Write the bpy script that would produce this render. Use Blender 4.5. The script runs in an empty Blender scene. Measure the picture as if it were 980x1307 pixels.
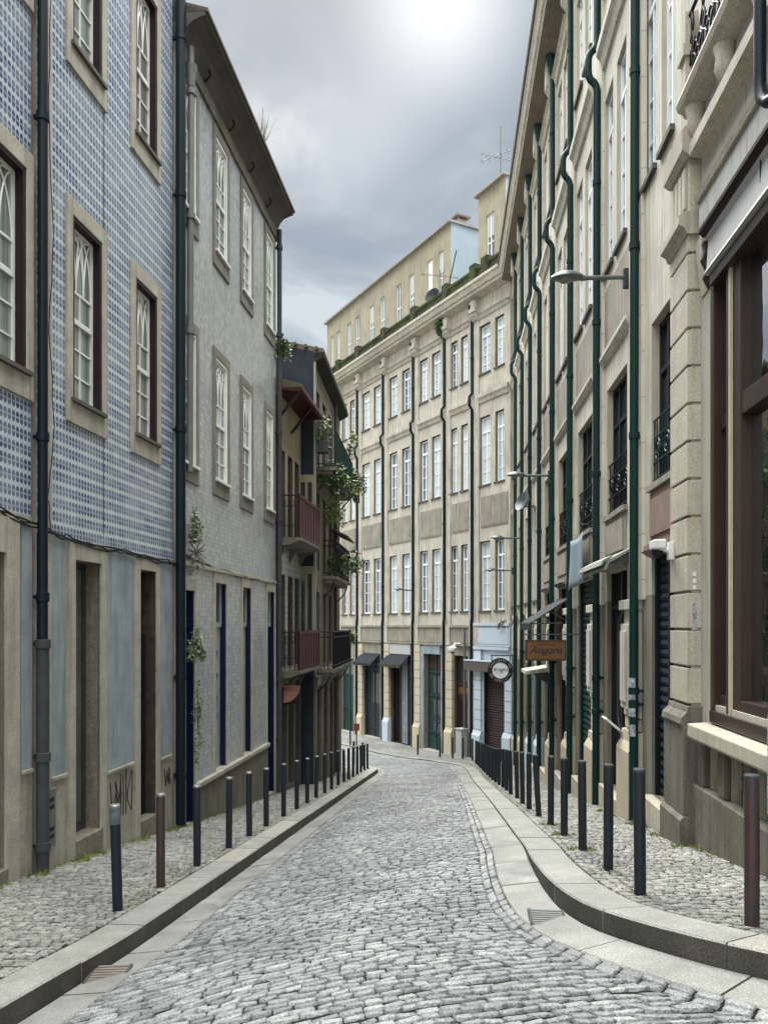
import bpy, math, random
import numpy as np
from mathutils import Vector, Matrix
random.seed(7); rng = np.random.default_rng(7)
R = math.radians
scene = bpy.context.scene
COL = scene.collection
HZ = 798.0; CX = 490.0; FPX = 1000.0      # horizon row, optical column and focal length of the photograph

# ------------------------------------------------------------------ mesh helper
class MB:
    def __init__(s): s.v = []; s.f = []; s.m = []
    def poly(s, pts, m=0):
        b = len(s.v); s.v += [tuple(p) for p in pts]; s.f.append(tuple(range(b, b+len(pts)))); s.m.append(m)
    def box(s, x0, x1, y0, y1, z0, z1, m=0):
        if x0 > x1: x0, x1 = x1, x0
        if y0 > y1: y0, y1 = y1, y0
        if z0 > z1: z0, z1 = z1, z0
        b = len(s.v)
        s.v += [(x0,y0,z0),(x1,y0,z0),(x1,y1,z0),(x0,y1,z0),(x0,y0,z1),(x1,y0,z1),(x1,y1,z1),(x0,y1,z1)]
        for q in ((0,3,2,1),(4,5,6,7),(0,1,5,4),(1,2,6,5),(2,3,7,6),(3,0,4,7)):
            s.f.append(tuple(b+i for i in q)); s.m.append(m)
    def hexa(s, p, m=0):       # 8 points: bottom ring (4) and top ring (4)
        b = len(s.v); s.v += [tuple(q) for q in p]
        for q in ((0,3,2,1),(4,5,6,7),(0,1,5,4),(1,2,6,5),(2,3,7,6),(3,0,4,7)):
            s.f.append(tuple(b+i for i in q)); s.m.append(m)
    def tube(s, pts, r, n=8, m=0, cap=True):
        pts = [Vector(p) for p in pts]; rs = r if isinstance(r, (list, tuple)) else [r]*len(pts)
        b = len(s.v); prev = None
        for i, p in enumerate(pts):
            t = (pts[min(i+1, len(pts)-1)] - pts[max(i-1, 0)]).normalized()
            if prev is None:
                a = Vector((0,0,1)) if abs(t.z) < .9 else Vector((1,0,0))
                u = t.cross(a).normalized()
            else:
                u = (prev - t*prev.dot(t)).normalized()
            prev = u; w = t.cross(u)
            for k in range(n):
                an = 2*math.pi*k/n
                s.v.append(tuple(p + (u*math.cos(an) + w*math.sin(an))*rs[i]))
        for i in range(len(pts)-1):
            for k in range(n):
                k2 = (k+1) % n
                s.f.append((b+i*n+k, b+i*n+k2, b+(i+1)*n+k2, b+(i+1)*n+k)); s.m.append(m)
        if cap:
            s.f.append(tuple(b+k for k in range(n))[::-1]); s.m.append(m)
            e = b+(len(pts)-1)*n
            s.f.append(tuple(e+k for k in range(n))); s.m.append(m)
    def lathe(s, prof, n=14, m=0, o=(0,0,0)):    # prof: (r, z)
        b = len(s.v)
        for r, z in prof:
            for k in range(n):
                a = 2*math.pi*k/n; s.v.append((o[0]+r*math.cos(a), o[1]+r*math.sin(a), o[2]+z))
        for i in range(len(prof)-1):
            for k in range(n):
                k2 = (k+1) % n
                s.f.append((b+i*n+k, b+i*n+k2, b+(i+1)*n+k2, b+(i+1)*n+k)); s.m.append(m)
        s.f.append(tuple(b+k for k in range(n))[::-1]); s.m.append(m)
        e = b+(len(prof)-1)*n; s.f.append(tuple(e+k for k in range(n))); s.m.append(m)
    def extrude_x(s, prof, x0, x1, m=0):          # closed profile of (y, z)
        n = len(prof); b = len(s.v)
        s.v += [(x0, y, z) for y, z in prof] + [(x1, y, z) for y, z in prof]
        for i in range(n):
            j = (i+1) % n; s.f.append((b+i, b+j, b+n+j, b+n+i)); s.m.append(m)
        s.f.append(tuple(b+i for i in range(n))[::-1]); s.m.append(m)
        s.f.append(tuple(b+n+i for i in range(n))); s.m.append(m)
    def mesh(s, name, mats, smooth=False, bevel=0):
        me = bpy.data.meshes.new(name); me.from_pydata(s.v, [], s.f)
        for m in (mats if isinstance(mats, (list, tuple)) else [mats]): me.materials.append(m)
        me.polygons.foreach_set('material_index', s.m)
        if smooth:
            me.polygons.foreach_set('use_smooth', [True]*len(s.f))
            me.set_sharp_from_angle(angle=R(40))
        me.update(); return me
def link(name, me, parent=None, loc=(0,0,0), rz=0, bevel=0):
    o = bpy.data.objects.new(name, me); COL.objects.link(o); o.parent = parent
    o.location = loc; o.rotation_euler = (0,0,rz)
    if bevel:
        b = o.modifiers.new('Bevel', 'BEVEL'); b.width = bevel; b.segments = 2; b.limit_method = 'ANGLE'; b.angle_limit = R(50)
    return o
def part(name, mb, mats, parent=None, loc=(0,0,0), smooth=False, bevel=0, rz=0):
    if parent is not None and 'zb' in parent: loc = (loc[0], loc[1], loc[2]-parent['zb'])
    return link(name, mb.mesh(name, mats, smooth), parent, loc, rz, bevel)
def tag(o, label, cat, group=None):
    o['label'] = label; o['category'] = cat
    if group: o['group'] = group
    return o
def empty(name, loc, rz, label, cat, group=None):
    o = bpy.data.objects.new(name, None); COL.objects.link(o); o.location = loc; o.rotation_euler = (0,0,rz)
    o.empty_display_size = .2
    return tag(o, label, cat, group)
def struct(name, mb, mats, smooth=False, kind='structure'):
    o = part(name, mb, mats, None, smooth=smooth); o['kind'] = kind; return o
def copy_tree(o, parent=None):
    c = o.copy(); COL.objects.link(c); c.parent = parent
    for ch in list(o.children): copy_tree(ch, c)
    return c

# ------------------------------------------------------------------ materials
def newmat(name):
    m = bpy.data.materials.new(name); m.use_nodes = True
    nt = m.node_tree; b = nt.nodes['Principled BSDF']; return m, nt, b
def nd(nt, t, **kw):
    n = nt.nodes.new(t)
    for k, v in kw.items(): setattr(n, k, v)
    return n
def setin(n, **kw):
    for k, v in kw.items(): n.inputs[k.replace('_', ' ')].default_value = v
def math_n(nt, op, a, b=None, clamp=False):
    n = nd(nt, 'ShaderNodeMath', operation=op); n.use_clamp = clamp
    for i, x in enumerate((a, b)):
        if x is None: continue
        if isinstance(x, (int, float)): n.inputs[i].default_value = x
        else: nt.links.new(x, n.inputs[i])
    return n.outputs[0]
def mixc(nt, f, a, b, blend='MIX'):
    n = nd(nt, 'ShaderNodeMix', data_type='RGBA', blend_type=blend)
    for i, x in ((0, f), (6, a), (7, b)):
        if isinstance(x, (int, float)): n.inputs[i].default_value = x
        elif isinstance(x, tuple): n.inputs[i].default_value = (*x[:3], 1)
        else: nt.links.new(x, n.inputs[i])
    return n.outputs[2]
def coords(nt, scale=(1,1,1), kind='Object'):
    tc = nd(nt, 'ShaderNodeTexCoord'); mp = nd(nt, 'ShaderNodeMapping'); mp.inputs['Scale'].default_value = scale
    nt.links.new(tc.outputs[kind], mp.inputs['Vector']); return mp.outputs[0]
def noise(nt, vec, scale, detail=4, rough=.55):
    n = nd(nt, 'ShaderNodeTexNoise'); setin(n, Scale=scale, Detail=detail, Roughness=rough)
    nt.links.new(vec, n.inputs['Vector']); return n.outputs['Fac']
def ramp(nt, f, stops):
    n = nd(nt, 'ShaderNodeValToRGB'); cr = n.color_ramp
    while len(cr.elements) < len(stops): cr.elements.new(.5)
    for e, (p, c) in zip(cr.elements, stops):
        e.position = p; e.color = (*c, 1) if isinstance(c, tuple) else (c, c, c, 1)
    nt.links.new(f, n.inputs[0]); return n.outputs[0]
def add_bump(nt, b, h, strength, dist=.01, normal=None):
    n = nd(nt, 'ShaderNodeBump'); setin(n, Strength=strength, Distance=dist)
    nt.links.new(h, n.inputs['Height']); nt.links.new(n.outputs[0], b.inputs['Normal'])
    if normal is not None: nt.links.new(normal, n.inputs['Normal'])
def M(name, c1, c2=None, rough=.75, scale=3, bump=0, bscale=60, streak=0, scol=(.05,.05,.045), metal=0, spec=.5, speck=0, rvar=0, moss=None):
    m, nt, b = newmat(name); setin(b, Roughness=rough, Metallic=metal); b.inputs['Specular IOR Level'].default_value = spec
    v = coords(nt)
    c2 = c2 or tuple(x*.8 for x in c1)
    c = mixc(nt, ramp(nt, noise(nt, v, scale), [(.3, 0.), (.7, 1.)]), c1, c2)
    if speck:
        sp = noise(nt, v, 140, 2); c = mixc(nt, speck, c, ramp(nt, sp, [(.35, 0.15), (.65, .85)]), 'OVERLAY')
    if streak:
        vs = coords(nt, (6, 6, .35)); f = ramp(nt, noise(nt, vs, 2.2, 5, .65), [(.48, 0.), (.75, 1.)])
        c = mixc(nt, math_n(nt, 'MULTIPLY', f, streak), c, scol)
    if moss:
        f = ramp(nt, noise(nt, v, 1.7, 6, .7), [(.5, 0.), (.62, 1.)]); c = mixc(nt, math_n(nt, 'MULTIPLY', f, moss), c, (.05,.075,.02))
    nt.links.new(c, b.inputs['Base Color'])
    if rvar:
        nt.links.new(math_n(nt, 'ADD', math_n(nt, 'MULTIPLY', noise(nt, v, 5), rvar), rough-rvar*.5), b.inputs['Roughness'])
    if bump: add_bump(nt, b, noise(nt, v, bscale, 4), bump, .01)
    return m
def stone_mat(name, cols, rough=.6, wet=.25, bump=.5):     # cut stones, one shade per stone through a stored attribute
    m, nt, b = newmat(name)
    at = nd(nt, 'ShaderNodeAttribute', attribute_name='shade')
    v = coords(nt)
    c = ramp(nt, at.outputs['Fac'], [(i/(len(cols)-1), c) for i, c in enumerate(cols)])
    c = mixc(nt, .75, c, ramp(nt, noise(nt, v, 90, 3), [(.3, .12), (.7, .88)]), 'OVERLAY')
    big = ramp(nt, noise(nt, v, .8, 3), [(.35, .66), (.62, 1.)])
    c = mixc(nt, 1., c, big, 'MULTIPLY')
    nt.links.new(c, b.inputs['Base Color'])
    nt.links.new(math_n(nt, 'ADD', math_n(nt, 'MULTIPLY', noise(nt, v, 2.5, 4), -wet*2), rough+wet), b.inputs['Roughness'])
    add_bump(nt, b, noise(nt, v, 45, 4), bump, .02); return m
def tile_mat(name, size, blue, white, k=.12, dirt=.3, pattern=True):
    """glazed patterned wall tiles: rows of staggered ovals, a thin joint, every tile tilted and toned a little by itself"""
    m, nt, b = newmat(name)
    tc = nd(nt, 'ShaderNodeTexCoord'); sx = nd(nt, 'ShaderNodeSeparateXYZ'); nt.links.new(tc.outputs['Object'], sx.inputs[0])
    X, Z = sx.outputs[0], sx.outputs[2]
    cu = math_n(nt, 'ADD', math_n(nt, 'MULTIPLY', math_n(nt, 'COSINE', math_n(nt, 'MULTIPLY', X, 4.4*math.pi/size)), .5), .5)
    cw = math_n(nt, 'ADD', math_n(nt, 'MULTIPLY', math_n(nt, 'COSINE', math_n(nt, 'MULTIPLY', Z, 2*math.pi/size)), .5), .5)
    c2 = math_n(nt, 'ADD', math_n(nt, 'MULTIPLY', math_n(nt, 'COSINE', math_n(nt, 'MULTIPLY', Z, 4*math.pi/size)), .5), .5)
    f = ramp(nt, math_n(nt, 'MULTIPLY', math_n(nt, 'POWER', cu, .7), cw), [(.07, 0.), (.20, 1.)])
    f = math_n(nt, 'MULTIPLY', f, ramp(nt, cw, [(.93, 1.), (1., .35)]))
    f = math_n(nt, 'MAXIMUM', f, math_n(nt, 'MULTIPLY', ramp(nt, cw, [(.0, .0), (.03, .35), (.10, .0)]), math_n(nt, 'SUBTRACT', 1., cu)))
    fx = math_n(nt, 'FLOOR', math_n(nt, 'DIVIDE', X, size)); fz = math_n(nt, 'FLOOR', math_n(nt, 'DIVIDE', Z, size))
    cb = nd(nt, 'ShaderNodeCombineXYZ'); nt.links.new(fx, cb.inputs[0]); nt.links.new(fz, cb.inputs[2])
    wn = nd(nt, 'ShaderNodeTexWhiteNoise', noise_dimensions='3D'); nt.links.new(cb.outputs[0], wn.inputs['Vector'])
    v = tc.outputs['Object']
    fade = ramp(nt, noise(nt, v, .9, 4), [(.3, .55), (.65, 1.)])
    f = math_n(nt, 'MULTIPLY', f, math_n(nt, 'MULTIPLY', fade, math_n(nt, 'ADD', math_n(nt, 'MULTIPLY', wn.outputs['Value'], .3), .8)), True)
    if not pattern: f = math_n(nt, 'MULTIPLY', math_n(nt, 'MULTIPLY', wn.outputs['Value'], fade), .9)
    c = mixc(nt, f, white, blue)
    if not pattern:      # the glaze has gone bluer in broad patches
        c = mixc(nt, math_n(nt, 'MULTIPLY', ramp(nt, noise(nt, v, .55, 5, .6), [(.5, 0.), (.68, 1.)]), .35), c, (.20,.24,.29))
    jx = math_n(nt, 'ABSOLUTE', math_n(nt, 'SUBTRACT', math_n(nt, 'FRACT', math_n(nt, 'DIVIDE', X, size)), .5)); jz = math_n(nt, 'ABSOLUTE', math_n(nt, 'SUBTRACT', math_n(nt, 'FRACT', math_n(nt, 'DIVIDE', Z, size)), .5))
    j = math_n(nt, 'GREATER_THAN', math_n(nt, 'MAXIMUM', jx, jz), .475)
    c = mixc(nt, math_n(nt, 'MULTIPLY', j, .45 if pattern else .8), c, (.12,.13,.15))
    vs = coords(nt, (5,5,.4)); st = ramp(nt, noise(nt, vs, 1.6, 5, .7), [(.5, 0.), (.8, 1.)])
    c = mixc(nt, math_n(nt, 'MULTIPLY', st, dirt), c, (.16,.16,.17))
    nt.links.new(c, b.inputs['Base Color']); setin(b, Roughness=.22)
    g = nd(nt, 'ShaderNodeNewGeometry')
    vm = nd(nt, 'ShaderNodeVectorMath', operation='SUBTRACT'); nt.links.new(wn.outputs['Color'], vm.inputs[0]); vm.inputs[1].default_value = (.5,.5,.5)
    sc = nd(nt, 'ShaderNodeVectorMath', operation='SCALE'); nt.links.new(vm.outputs[0], sc.inputs[0]); sc.inputs['Scale'].default_value = k
    ad = nd(nt, 'ShaderNodeVectorMath', operation='ADD'); nt.links.new(g.outputs['Normal'], ad.inputs[0]); nt.links.new(sc.outputs[0], ad.inputs[1])
    nm = nd(nt, 'ShaderNodeVectorMath', operation='NORMALIZE'); nt.links.new(ad.outputs[0], nm.inputs[0])
    add_bump(nt, b, math_n(nt, 'SUBTRACT', 1., j), .25, .004, nm.outputs[0])
    return m
def glass_mat(name, base, base2, rough=.04, folds=0, ior=1.6):
    m, nt, b = newmat(name); setin(b, Roughness=rough, IOR=ior)
    v = coords(nt, (folds or 2, 1, .15 if folds else 1.)); f = noise(nt, v, 1.5, 3)
    nt.links.new(mixc(nt, ramp(nt, f, [(.35, 0.), (.65, 1.)]), base, base2), b.inputs['Base Color'])
    add_bump(nt, b, noise(nt, coords(nt), 1.8, 2), .12, .05); return m
def leaf_mat(name, c1, c2):
    m, nt, b = newmat(name); setin(b, Roughness=.5)
    at = nd(nt, 'ShaderNodeAttribute', attribute_name='shade')
    nt.links.new(ramp(nt, at.outputs['Fac'], [(0, c1), (1, c2)]), b.inputs['Base Color']); return m

MT = {}
MT['tile_blue'] = tile_mat('patterned blue tile', .152, (.014,.046,.150), (.49,.54,.57), .10)
MT['tile_deep'] = tile_mat('deep blue tile', .152, (.007,.024,.105), (.46,.52,.57), .08)
MT['tile_grey'] = tile_mat('grey relief tile', .075, (.25,.27,.285), (.42,.43,.425), .06, .55, False)
MT['granite'] = M('weathered granite', (.40,.375,.315), (.30,.28,.235), .8, 4, .5, 70, .5, (.07,.06,.05), speck=.5)
MT['granite_dark'] = M('stained granite', (.17,.155,.125), (.11,.10,.08), .85, 3, .6, 60, .7, (.03,.03,.025), speck=.5, moss=.35)
MT['granite_pocked'] = M('rough pocked granite', (.21,.185,.145), (.14,.12,.095), .9, 12, 1., 28, .4, (.06,.05,.04), speck=.8)
MT['plaster_blue'] = M('blue grey plaster', (.29,.335,.36), (.185,.225,.255), .8, 2.6, .3, 40, .85, (.12,.14,.155))
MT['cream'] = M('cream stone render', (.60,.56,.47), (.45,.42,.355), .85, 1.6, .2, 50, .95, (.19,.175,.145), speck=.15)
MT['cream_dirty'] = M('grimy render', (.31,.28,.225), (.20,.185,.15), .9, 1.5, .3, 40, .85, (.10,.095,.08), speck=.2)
MT['cream_far'] = M('buff render', (.53,.485,.405), (.37,.34,.285), .85, 1.3, .2, 40, 1., (.17,.155,.13), speck=.15)
MT['beige'] = M('beige painted stone', (.50,.43,.31), (.41,.355,.26), .7, 2, .1)
MT['near_stone'] = M('warm dressed stone', (.47,.425,.34), (.37,.335,.265), .8, 2, .35, 70, .45, (.13,.115,.09), speck=.4)
MT['near_render'] = M('pale grey render', (.47,.44,.38), (.38,.36,.31), .85, 1, .15, 50, .6, (.17,.17,.16))
MT['attic'] = M('mouldy attic render', (.35,.31,.225), (.25,.225,.165), .9, 1.1, .3, 30, .95, (.13,.115,.08))
MT['white_wall'] = M('pale blue white wall', (.46,.52,.57), (.40,.46,.51), .8, 1, .1, 40, .3, (.4,.43,.46))
MT['moss'] = M('mossy parapet', (.06,.058,.042), (.022,.026,.014), .95, 2.2, .6, 30, .6, (.03,.035,.02), moss=.8, spec=.18)
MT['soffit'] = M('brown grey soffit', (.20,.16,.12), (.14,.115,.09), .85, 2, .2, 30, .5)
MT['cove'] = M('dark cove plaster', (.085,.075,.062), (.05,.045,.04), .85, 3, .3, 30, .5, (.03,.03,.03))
MT['white'] = M('white paint', (.72,.73,.70), (.62,.63,.60), .5, 4, .1)
MT['white_far'] = M('bright white paint', (.80,.83,.84), (.72,.75,.77), .45, 4)
MT['maroon'] = M('dark maroon paint', (.026,.013,.016), (.020,.011,.013), .45, 4, spec=.18)
MT['sill_dark'] = M('dark slate sill', (.09,.08,.07), (.06,.055,.05), .7, 6, .2)
MT['navy'] = M('navy iron paint', (.006,.014,.022), (.004,.009,.015), .42, 5, .1, 30, rvar=.2, spec=.18)
MT['green'] = M('bottle green pipe paint', (.004,.032,.029), (.004,.022,.022), .48, 5, .2, 30, .55, (.022,.02,.016), rvar=.2, spec=.18)
MT['grey_iron'] = M('grey cast iron', (.055,.06,.065), (.04,.043,.045), .5, 5, .2, 40, .3, spec=.18)
MT['grey_pipe'] = M('zinc grey pipe', (.14,.15,.14), (.10,.11,.105), .5, 4, .1, 30, .4)
MT['black'] = M('black iron', (.012,.013,.016), (.02,.02,.024), .45, 8, .1, spec=.18)
MT['black_iron'] = M('bollard black paint', (.013,.018,.024), (.02,.024,.03), .4, 9, .25, 60, .35, (.05,.03,.02), rvar=.25, spec=.18)
MT['bollard_navy'] = M('bollard navy paint', (.012,.021,.032), (.008,.014,.022), .38, 6, .2, 50, .15, (.04,.04,.04), spec=.18)
MT['rust'] = M('rusty bollard paint', (.048,.022,.018), (.018,.013,.014), .6, 4, .4, 40, .6, (.015,.016,.02))
MT['worn'] = M('worn grey blue paint', (.12,.15,.17), (.03,.045,.06), .55, 16, .3, 50)
MT['cap'] = M('bright metal rim', (.34,.345,.34), (.2,.2,.2), .35, 8, metal=.6)
MT['dark_in'] = M('dark interior', (.010,.010,.013), (.016,.016,.018), .8, 3, spec=.18)
MT['burnt'] = M('soot stained stone', (.06,.05,.04), (.02,.02,.02), .9, 5, .6, 30, .6, (.01,.01,.01), speck=.4)
MT['navy_door'] = M('navy door paint', (.008,.013,.05), (.006,.01,.035), .35, 4, .1, spec=.18)
MT['grey_door'] = M('pale grey door paint', (.36,.39,.38), (.27,.30,.30), .5, 3, .1, 40, .4, (.15,.16,.16))
MT['granite_mid'] = M('grey brown window stone', (.20,.185,.155), (.145,.135,.115), .8, 4, .5, 70, .5, (.06,.055,.05), speck=.5)
MT['reveal'] = M('shaded grubby reveal', (.20,.175,.135), (.14,.125,.10), .9, 2, .2, 40, .6, (.05,.045,.04))  # recess shade and grime both put into this dark colour
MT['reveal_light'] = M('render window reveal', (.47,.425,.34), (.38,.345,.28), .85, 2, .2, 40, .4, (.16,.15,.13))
MT['grate'] = M('worn drain metal', (.17,.14,.115), (.11,.095,.085), .6, 6, .2)
MT['door_glass'] = glass_mat('greenish door glass', (.13,.15,.135), (.075,.09,.082), .1)
MT['curtain'] = glass_mat('curtained glass', (.30,.335,.305), (.13,.155,.145), .05, 9)
MT['curtain_b'] = glass_mat('half drawn curtain glass', (.16,.185,.17), (.06,.075,.07), .04, 5)
MT['curtain_c'] = glass_mat('net curtain glass', (.40,.43,.40), (.26,.29,.27), .06, 12)
MT['sky_curtain_far'] = glass_mat('pale far glass', (.55,.61,.65), (.34,.40,.44), .05, 6)  # bright reflected sky put into the pane colour, with curtain folds
MT['far_b'] = glass_mat('blue grey far glass', (.20,.26,.33), (.10,.13,.17), .03, 3, 2.2)
MT['far_c'] = glass_mat('blind behind far glass', (.62,.66,.68), (.50,.55,.58), .06, 3)
MT['far_d'] = glass_mat('dim room far glass', (.09,.115,.14), (.05,.06,.075), .03, 2, 2.2)
MT['glass_sky'] = glass_mat('sky lit glass', (.10,.15,.18), (.06,.09,.11), .02, 0, 3.2)  # blue of the reflected sky tinted into the base colour
MT['glass_dark'] = glass_mat('dark glass', (.02,.03,.035), (.035,.045,.05), .03)
MT['shop_glass'] = glass_mat('shop window glass', (.012,.016,.016), (.02,.022,.02), .008, 0, 6.)
MT['slate'] = M('slate blue gable', (.03,.037,.05), (.017,.022,.032), .85, 2, .8, 14, .4, (.02,.025,.03), spec=.18)
MT['red'] = M('oxblood paint', (.062,.010,.014), (.042,.009,.011), .45, 4, .1, 40, .3, (.03,.01,.012), spec=.18)
MT['yellow'] = M('faded yellow wall', (.30,.26,.165), (.23,.20,.13), .85, 2, .2, 40, .6, (.13,.11,.07))
MT['pale_tile'] = tile_mat('pale worn tile', .15, (.20,.22,.24), (.36,.37,.36), .06, .5)
MT['roof_tile'] = M('old roof tile', (.115,.082,.064), (.075,.063,.054), .85, 6, .5, 20, moss=.4)
MT['shutter_dark'] = M('charcoal shutter', (.035,.042,.05), (.025,.03,.037), .45, 3, .1, spec=.18)
MT['shutter_brown'] = M('brown shutter', (.062,.042,.042), (.045,.032,.034), .5, 2, .1, spec=.18)
MT['shutter_grey'] = M('grey shutter', (.24,.26,.27), (.18,.20,.21), .45, 3, .1)
MT['teal'] = M('teal paint', (.026,.055,.052), (.017,.036,.036), .5, 2, .1, 40, .3, (.02,.03,.03), spec=.18)
MT['brown_door'] = M('brown timber door', (.065,.032,.024), (.04,.022,.018), .5, 4, .2, 30, .3, spec=.18)
MT['wood'] = M('varnished maroon timber', (.050,.033,.028), (.034,.024,.021), .35, 3, .08, 60, .3, (.03,.015,.015), spec=.18)
MT['gold'] = M('cream strip', (.55,.46,.33), (.45,.38,.28), .5, 4)
MT['sign_wood'] = M('tan sign board', (.17,.072,.022), (.125,.052,.018), .55, 5, .1)
MT['sign_edge'] = M('dark sign edge', (.05,.022,.010), None, .6)
MT['ink'] = M('black lettering', (.008,.007,.007), None, .6)
MT['pale_ink'] = M('pale lettering', (.50,.49,.42), None, .6)
MT['brown_fascia'] = M('taupe fascia', (.085,.065,.06), (.07,.055,.05), .5)
MT['pink'] = M('salmon sign panel', (.40,.19,.16), (.34,.16,.135), .5)
MT['awning'] = M('black awning cloth', (.025,.03,.034), (.018,.02,.024), .8, 4, .2, spec=.18)
MT['awning_grey'] = M('grey awning cloth', (.045,.05,.054), (.03,.034,.037), .8, 4, .2, 30, .3, spec=.18)
MT['canopy'] = M('olive grey metal canopy', (.26,.27,.22), (.19,.20,.16), .55, 3, .1, 40, .4)
MT['fascia_white'] = M('grey white fascia', (.43,.43,.42), (.36,.36,.355), .6, 1.5, .05, 40, .35, (.3,.3,.3))
MT['stain_band'] = M('stained lintel', (.40,.40,.38), (.30,.30,.285), .85, 1.5, .2, 40, .9, (.16,.16,.155))
MT['zinc'] = M('lamp grey metal', (.12,.14,.14), (.09,.105,.105), .35, 4, metal=.4)
MT['lens'] = M('lamp lens', (.16,.16,.12), (.12,.12,.09), .15)
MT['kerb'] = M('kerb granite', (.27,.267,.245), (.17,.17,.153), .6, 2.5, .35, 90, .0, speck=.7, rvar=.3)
MT['kerb_face'] = M('shade-toned kerb face', (.085,.08,.068), (.055,.052,.045), .75, 3, .4, 60, speck=.6, spec=.18)  # shade of the upright side put into a darker colour
MT['gutter'] = M('gutter slab', (.27,.27,.25), (.15,.15,.14), .5, 2, .25, 90, .0, speck=.7, rvar=.35)
MT['mortar'] = M('dark joint earth', (.009,.010,.010), (.014,.014,.012), .95, 8, .5, 40, moss=.25, spec=.18)
MT['sett'] = stone_mat('granite sett', [(.135,.143,.148),(.215,.223,.228),(.28,.286,.288),(.38,.385,.38)], .40, .14, .9)
MT['kerb_b'] = M('kerb granite, greyer', (.235,.235,.22), (.18,.18,.165), .55, 2.5, .35, 90, .0, speck=.8, rvar=.3)
MT['kerb_c'] = M('kerb granite, warmer', (.30,.29,.255), (.23,.22,.19), .6, 2.5, .35, 90, .0, speck=.8, rvar=.3)
MT['gutter_b'] = M('gutter slab, patched', (.30,.30,.285), (.15,.15,.14), .4, 3.5, .3, 90, .0, speck=.8, rvar=.4)
MT['old_wall'] = M('old dark house wall', (.17,.15,.115), (.115,.10,.08), .9, 2, .4, 30, .7, (.04,.036,.03))
MT['cube'] = stone_mat('pavement cube', [(.15,.152,.14),(.225,.222,.20),(.285,.28,.255),(.37,.36,.33)], .55, .12, .9)
MT['rust_patch'] = M('black paint with rust patches', (.013,.016,.020), (.05,.021,.016), .5, 11, .3, 50, .3, (.05,.05,.055))
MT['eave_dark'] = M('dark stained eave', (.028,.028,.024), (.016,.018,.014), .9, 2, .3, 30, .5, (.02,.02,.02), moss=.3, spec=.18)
MT['spandrel_red'] = M('worn reddish stone', (.26,.17,.135), (.19,.125,.10), .8, 4, .3, 40, .5, (.08,.06,.05), speck=.3)
def joint_mat():
    m, nt, b = newmat('jointed cream stone'); setin(b, Roughness=.85); v = coords(nt)
    c = mixc(nt, ramp(nt, noise(nt, v, 1.5), [(.3, 0.), (.7, 1.)]), (.62,.57,.465), (.50,.455,.375))
    tc = nd(nt, 'ShaderNodeTexCoord'); sx = nd(nt, 'ShaderNodeSeparateXYZ'); nt.links.new(tc.outputs['Object'], sx.inputs[0])
    j = math_n(nt, 'ABSOLUTE', math_n(nt, 'SUBTRACT', math_n(nt, 'FRACT', math_n(nt, 'DIVIDE', sx.outputs[2], .62)), .5))
    c = mixc(nt, math_n(nt, 'MULTIPLY', math_n(nt, 'GREATER_THAN', j, .488), .55), c, (.20,.18,.14))
    vs = coords(nt, (6, 6, .35)); f = ramp(nt, noise(nt, vs, 2.2, 5, .65), [(.48, 0.), (.75, .4)]); c = mixc(nt, f, c, (.22,.20,.16))
    nt.links.new(c, b.inputs['Base Color']); return m
MT['cream_joint'] = joint_mat()
MT['slate_edge'] = M('grey roof edging', (.30,.29,.27), (.22,.21,.2), .8, 3)
MT['attic_end'] = M('pale blue end wall', (.33,.385,.43), (.28,.335,.38), .85, 1.2, .1, 40, .4, (.2,.23,.25))
MT['earth'] = M('earth', (.12,.11,.09), (.08,.075,.06), .95, .5)
MT['leaf'] = leaf_mat('leaf', (.02,.05,.012), (.10,.17,.04))
MT['leaf_lime'] = leaf_mat('lime leaf', (.05,.09,.02), (.20,.26,.06))
MT['leaf_pale'] = leaf_mat('variegated leaf', (.06,.11,.05), (.34,.38,.25))
MT['grass'] = leaf_mat('grass blade', (.07,.10,.02), (.22,.27,.05))
MT['dry'] = leaf_mat('dry stalk', (.10,.08,.05), (.30,.26,.19))
MT['sticker'] = M('torn stickers', (.5,.52,.55), (.10,.12,.16), .6, 22, 0)
MT['graffiti'] = M('black spray paint', (.012,.012,.012), None, .7)
MT['graffiti_blue'] = M('blue spray paint', (.05,.12,.20), None, .7)
MT['tarp'] = M('blue white sheet', (.20,.26,.31), (.15,.20,.25), .5, 2, .3, 12)
MT['red_sign'] = M('dull red plate', (.12,.018,.02), None, .5)
MT['moss_leaf'] = leaf_mat('moss', (.025,.07,.01), (.07,.15,.02))
MT['pot'] = M('dark planter', (.03,.035,.035), None, .7)
# ------------------------------------------------------------------ ground: the street falls away from the camera
def zl(Y): return np.interp(Y, [-20,28,36,80], [-1.574+.1267*20, -1.574-.1267*28, -5.93, -7.0])
def zr(Y): return np.interp(Y, [-20,22,32,36,80], [-1.11+.1467*20, -1.11-.1467*22, -5.57, -5.86, -7.0])
def crom(pts, n=8):
    out = []; P = [np.array(p, float) for p in pts]
    for i in range(len(P)-1):
        p0, p1, p2, p3 = P[max(i-1,0)], P[i], P[i+1], P[min(i+2, len(P)-1)]
        for k in range(n):
            t = k/n
            out.append(.5*((2*p1)+(-p0+p2)*t+(2*p0-5*p1+4*p2-p3)*t*t+(-p0+3*p1-3*p2+p3)*t**3))
    out.append(P[-1]); return np.array(out)
def xbl(Y):  # line of bollards on the tiled houses' side
    return -2.24+.0772*(Y-6.6) - (.06*(6-Y) if Y < 6 else 0)
LK = crom([(xbl(Y)+.38, Y) for Y in (.5,2,3.5,5,6,8,12,16,20,24,27)] + [(-.22,28.3),(-.36,29.0),(-.8,29.75),(-1.7,31.2),(-3.4,34.2),(-6,38.8),(-9,44)], 6)
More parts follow.
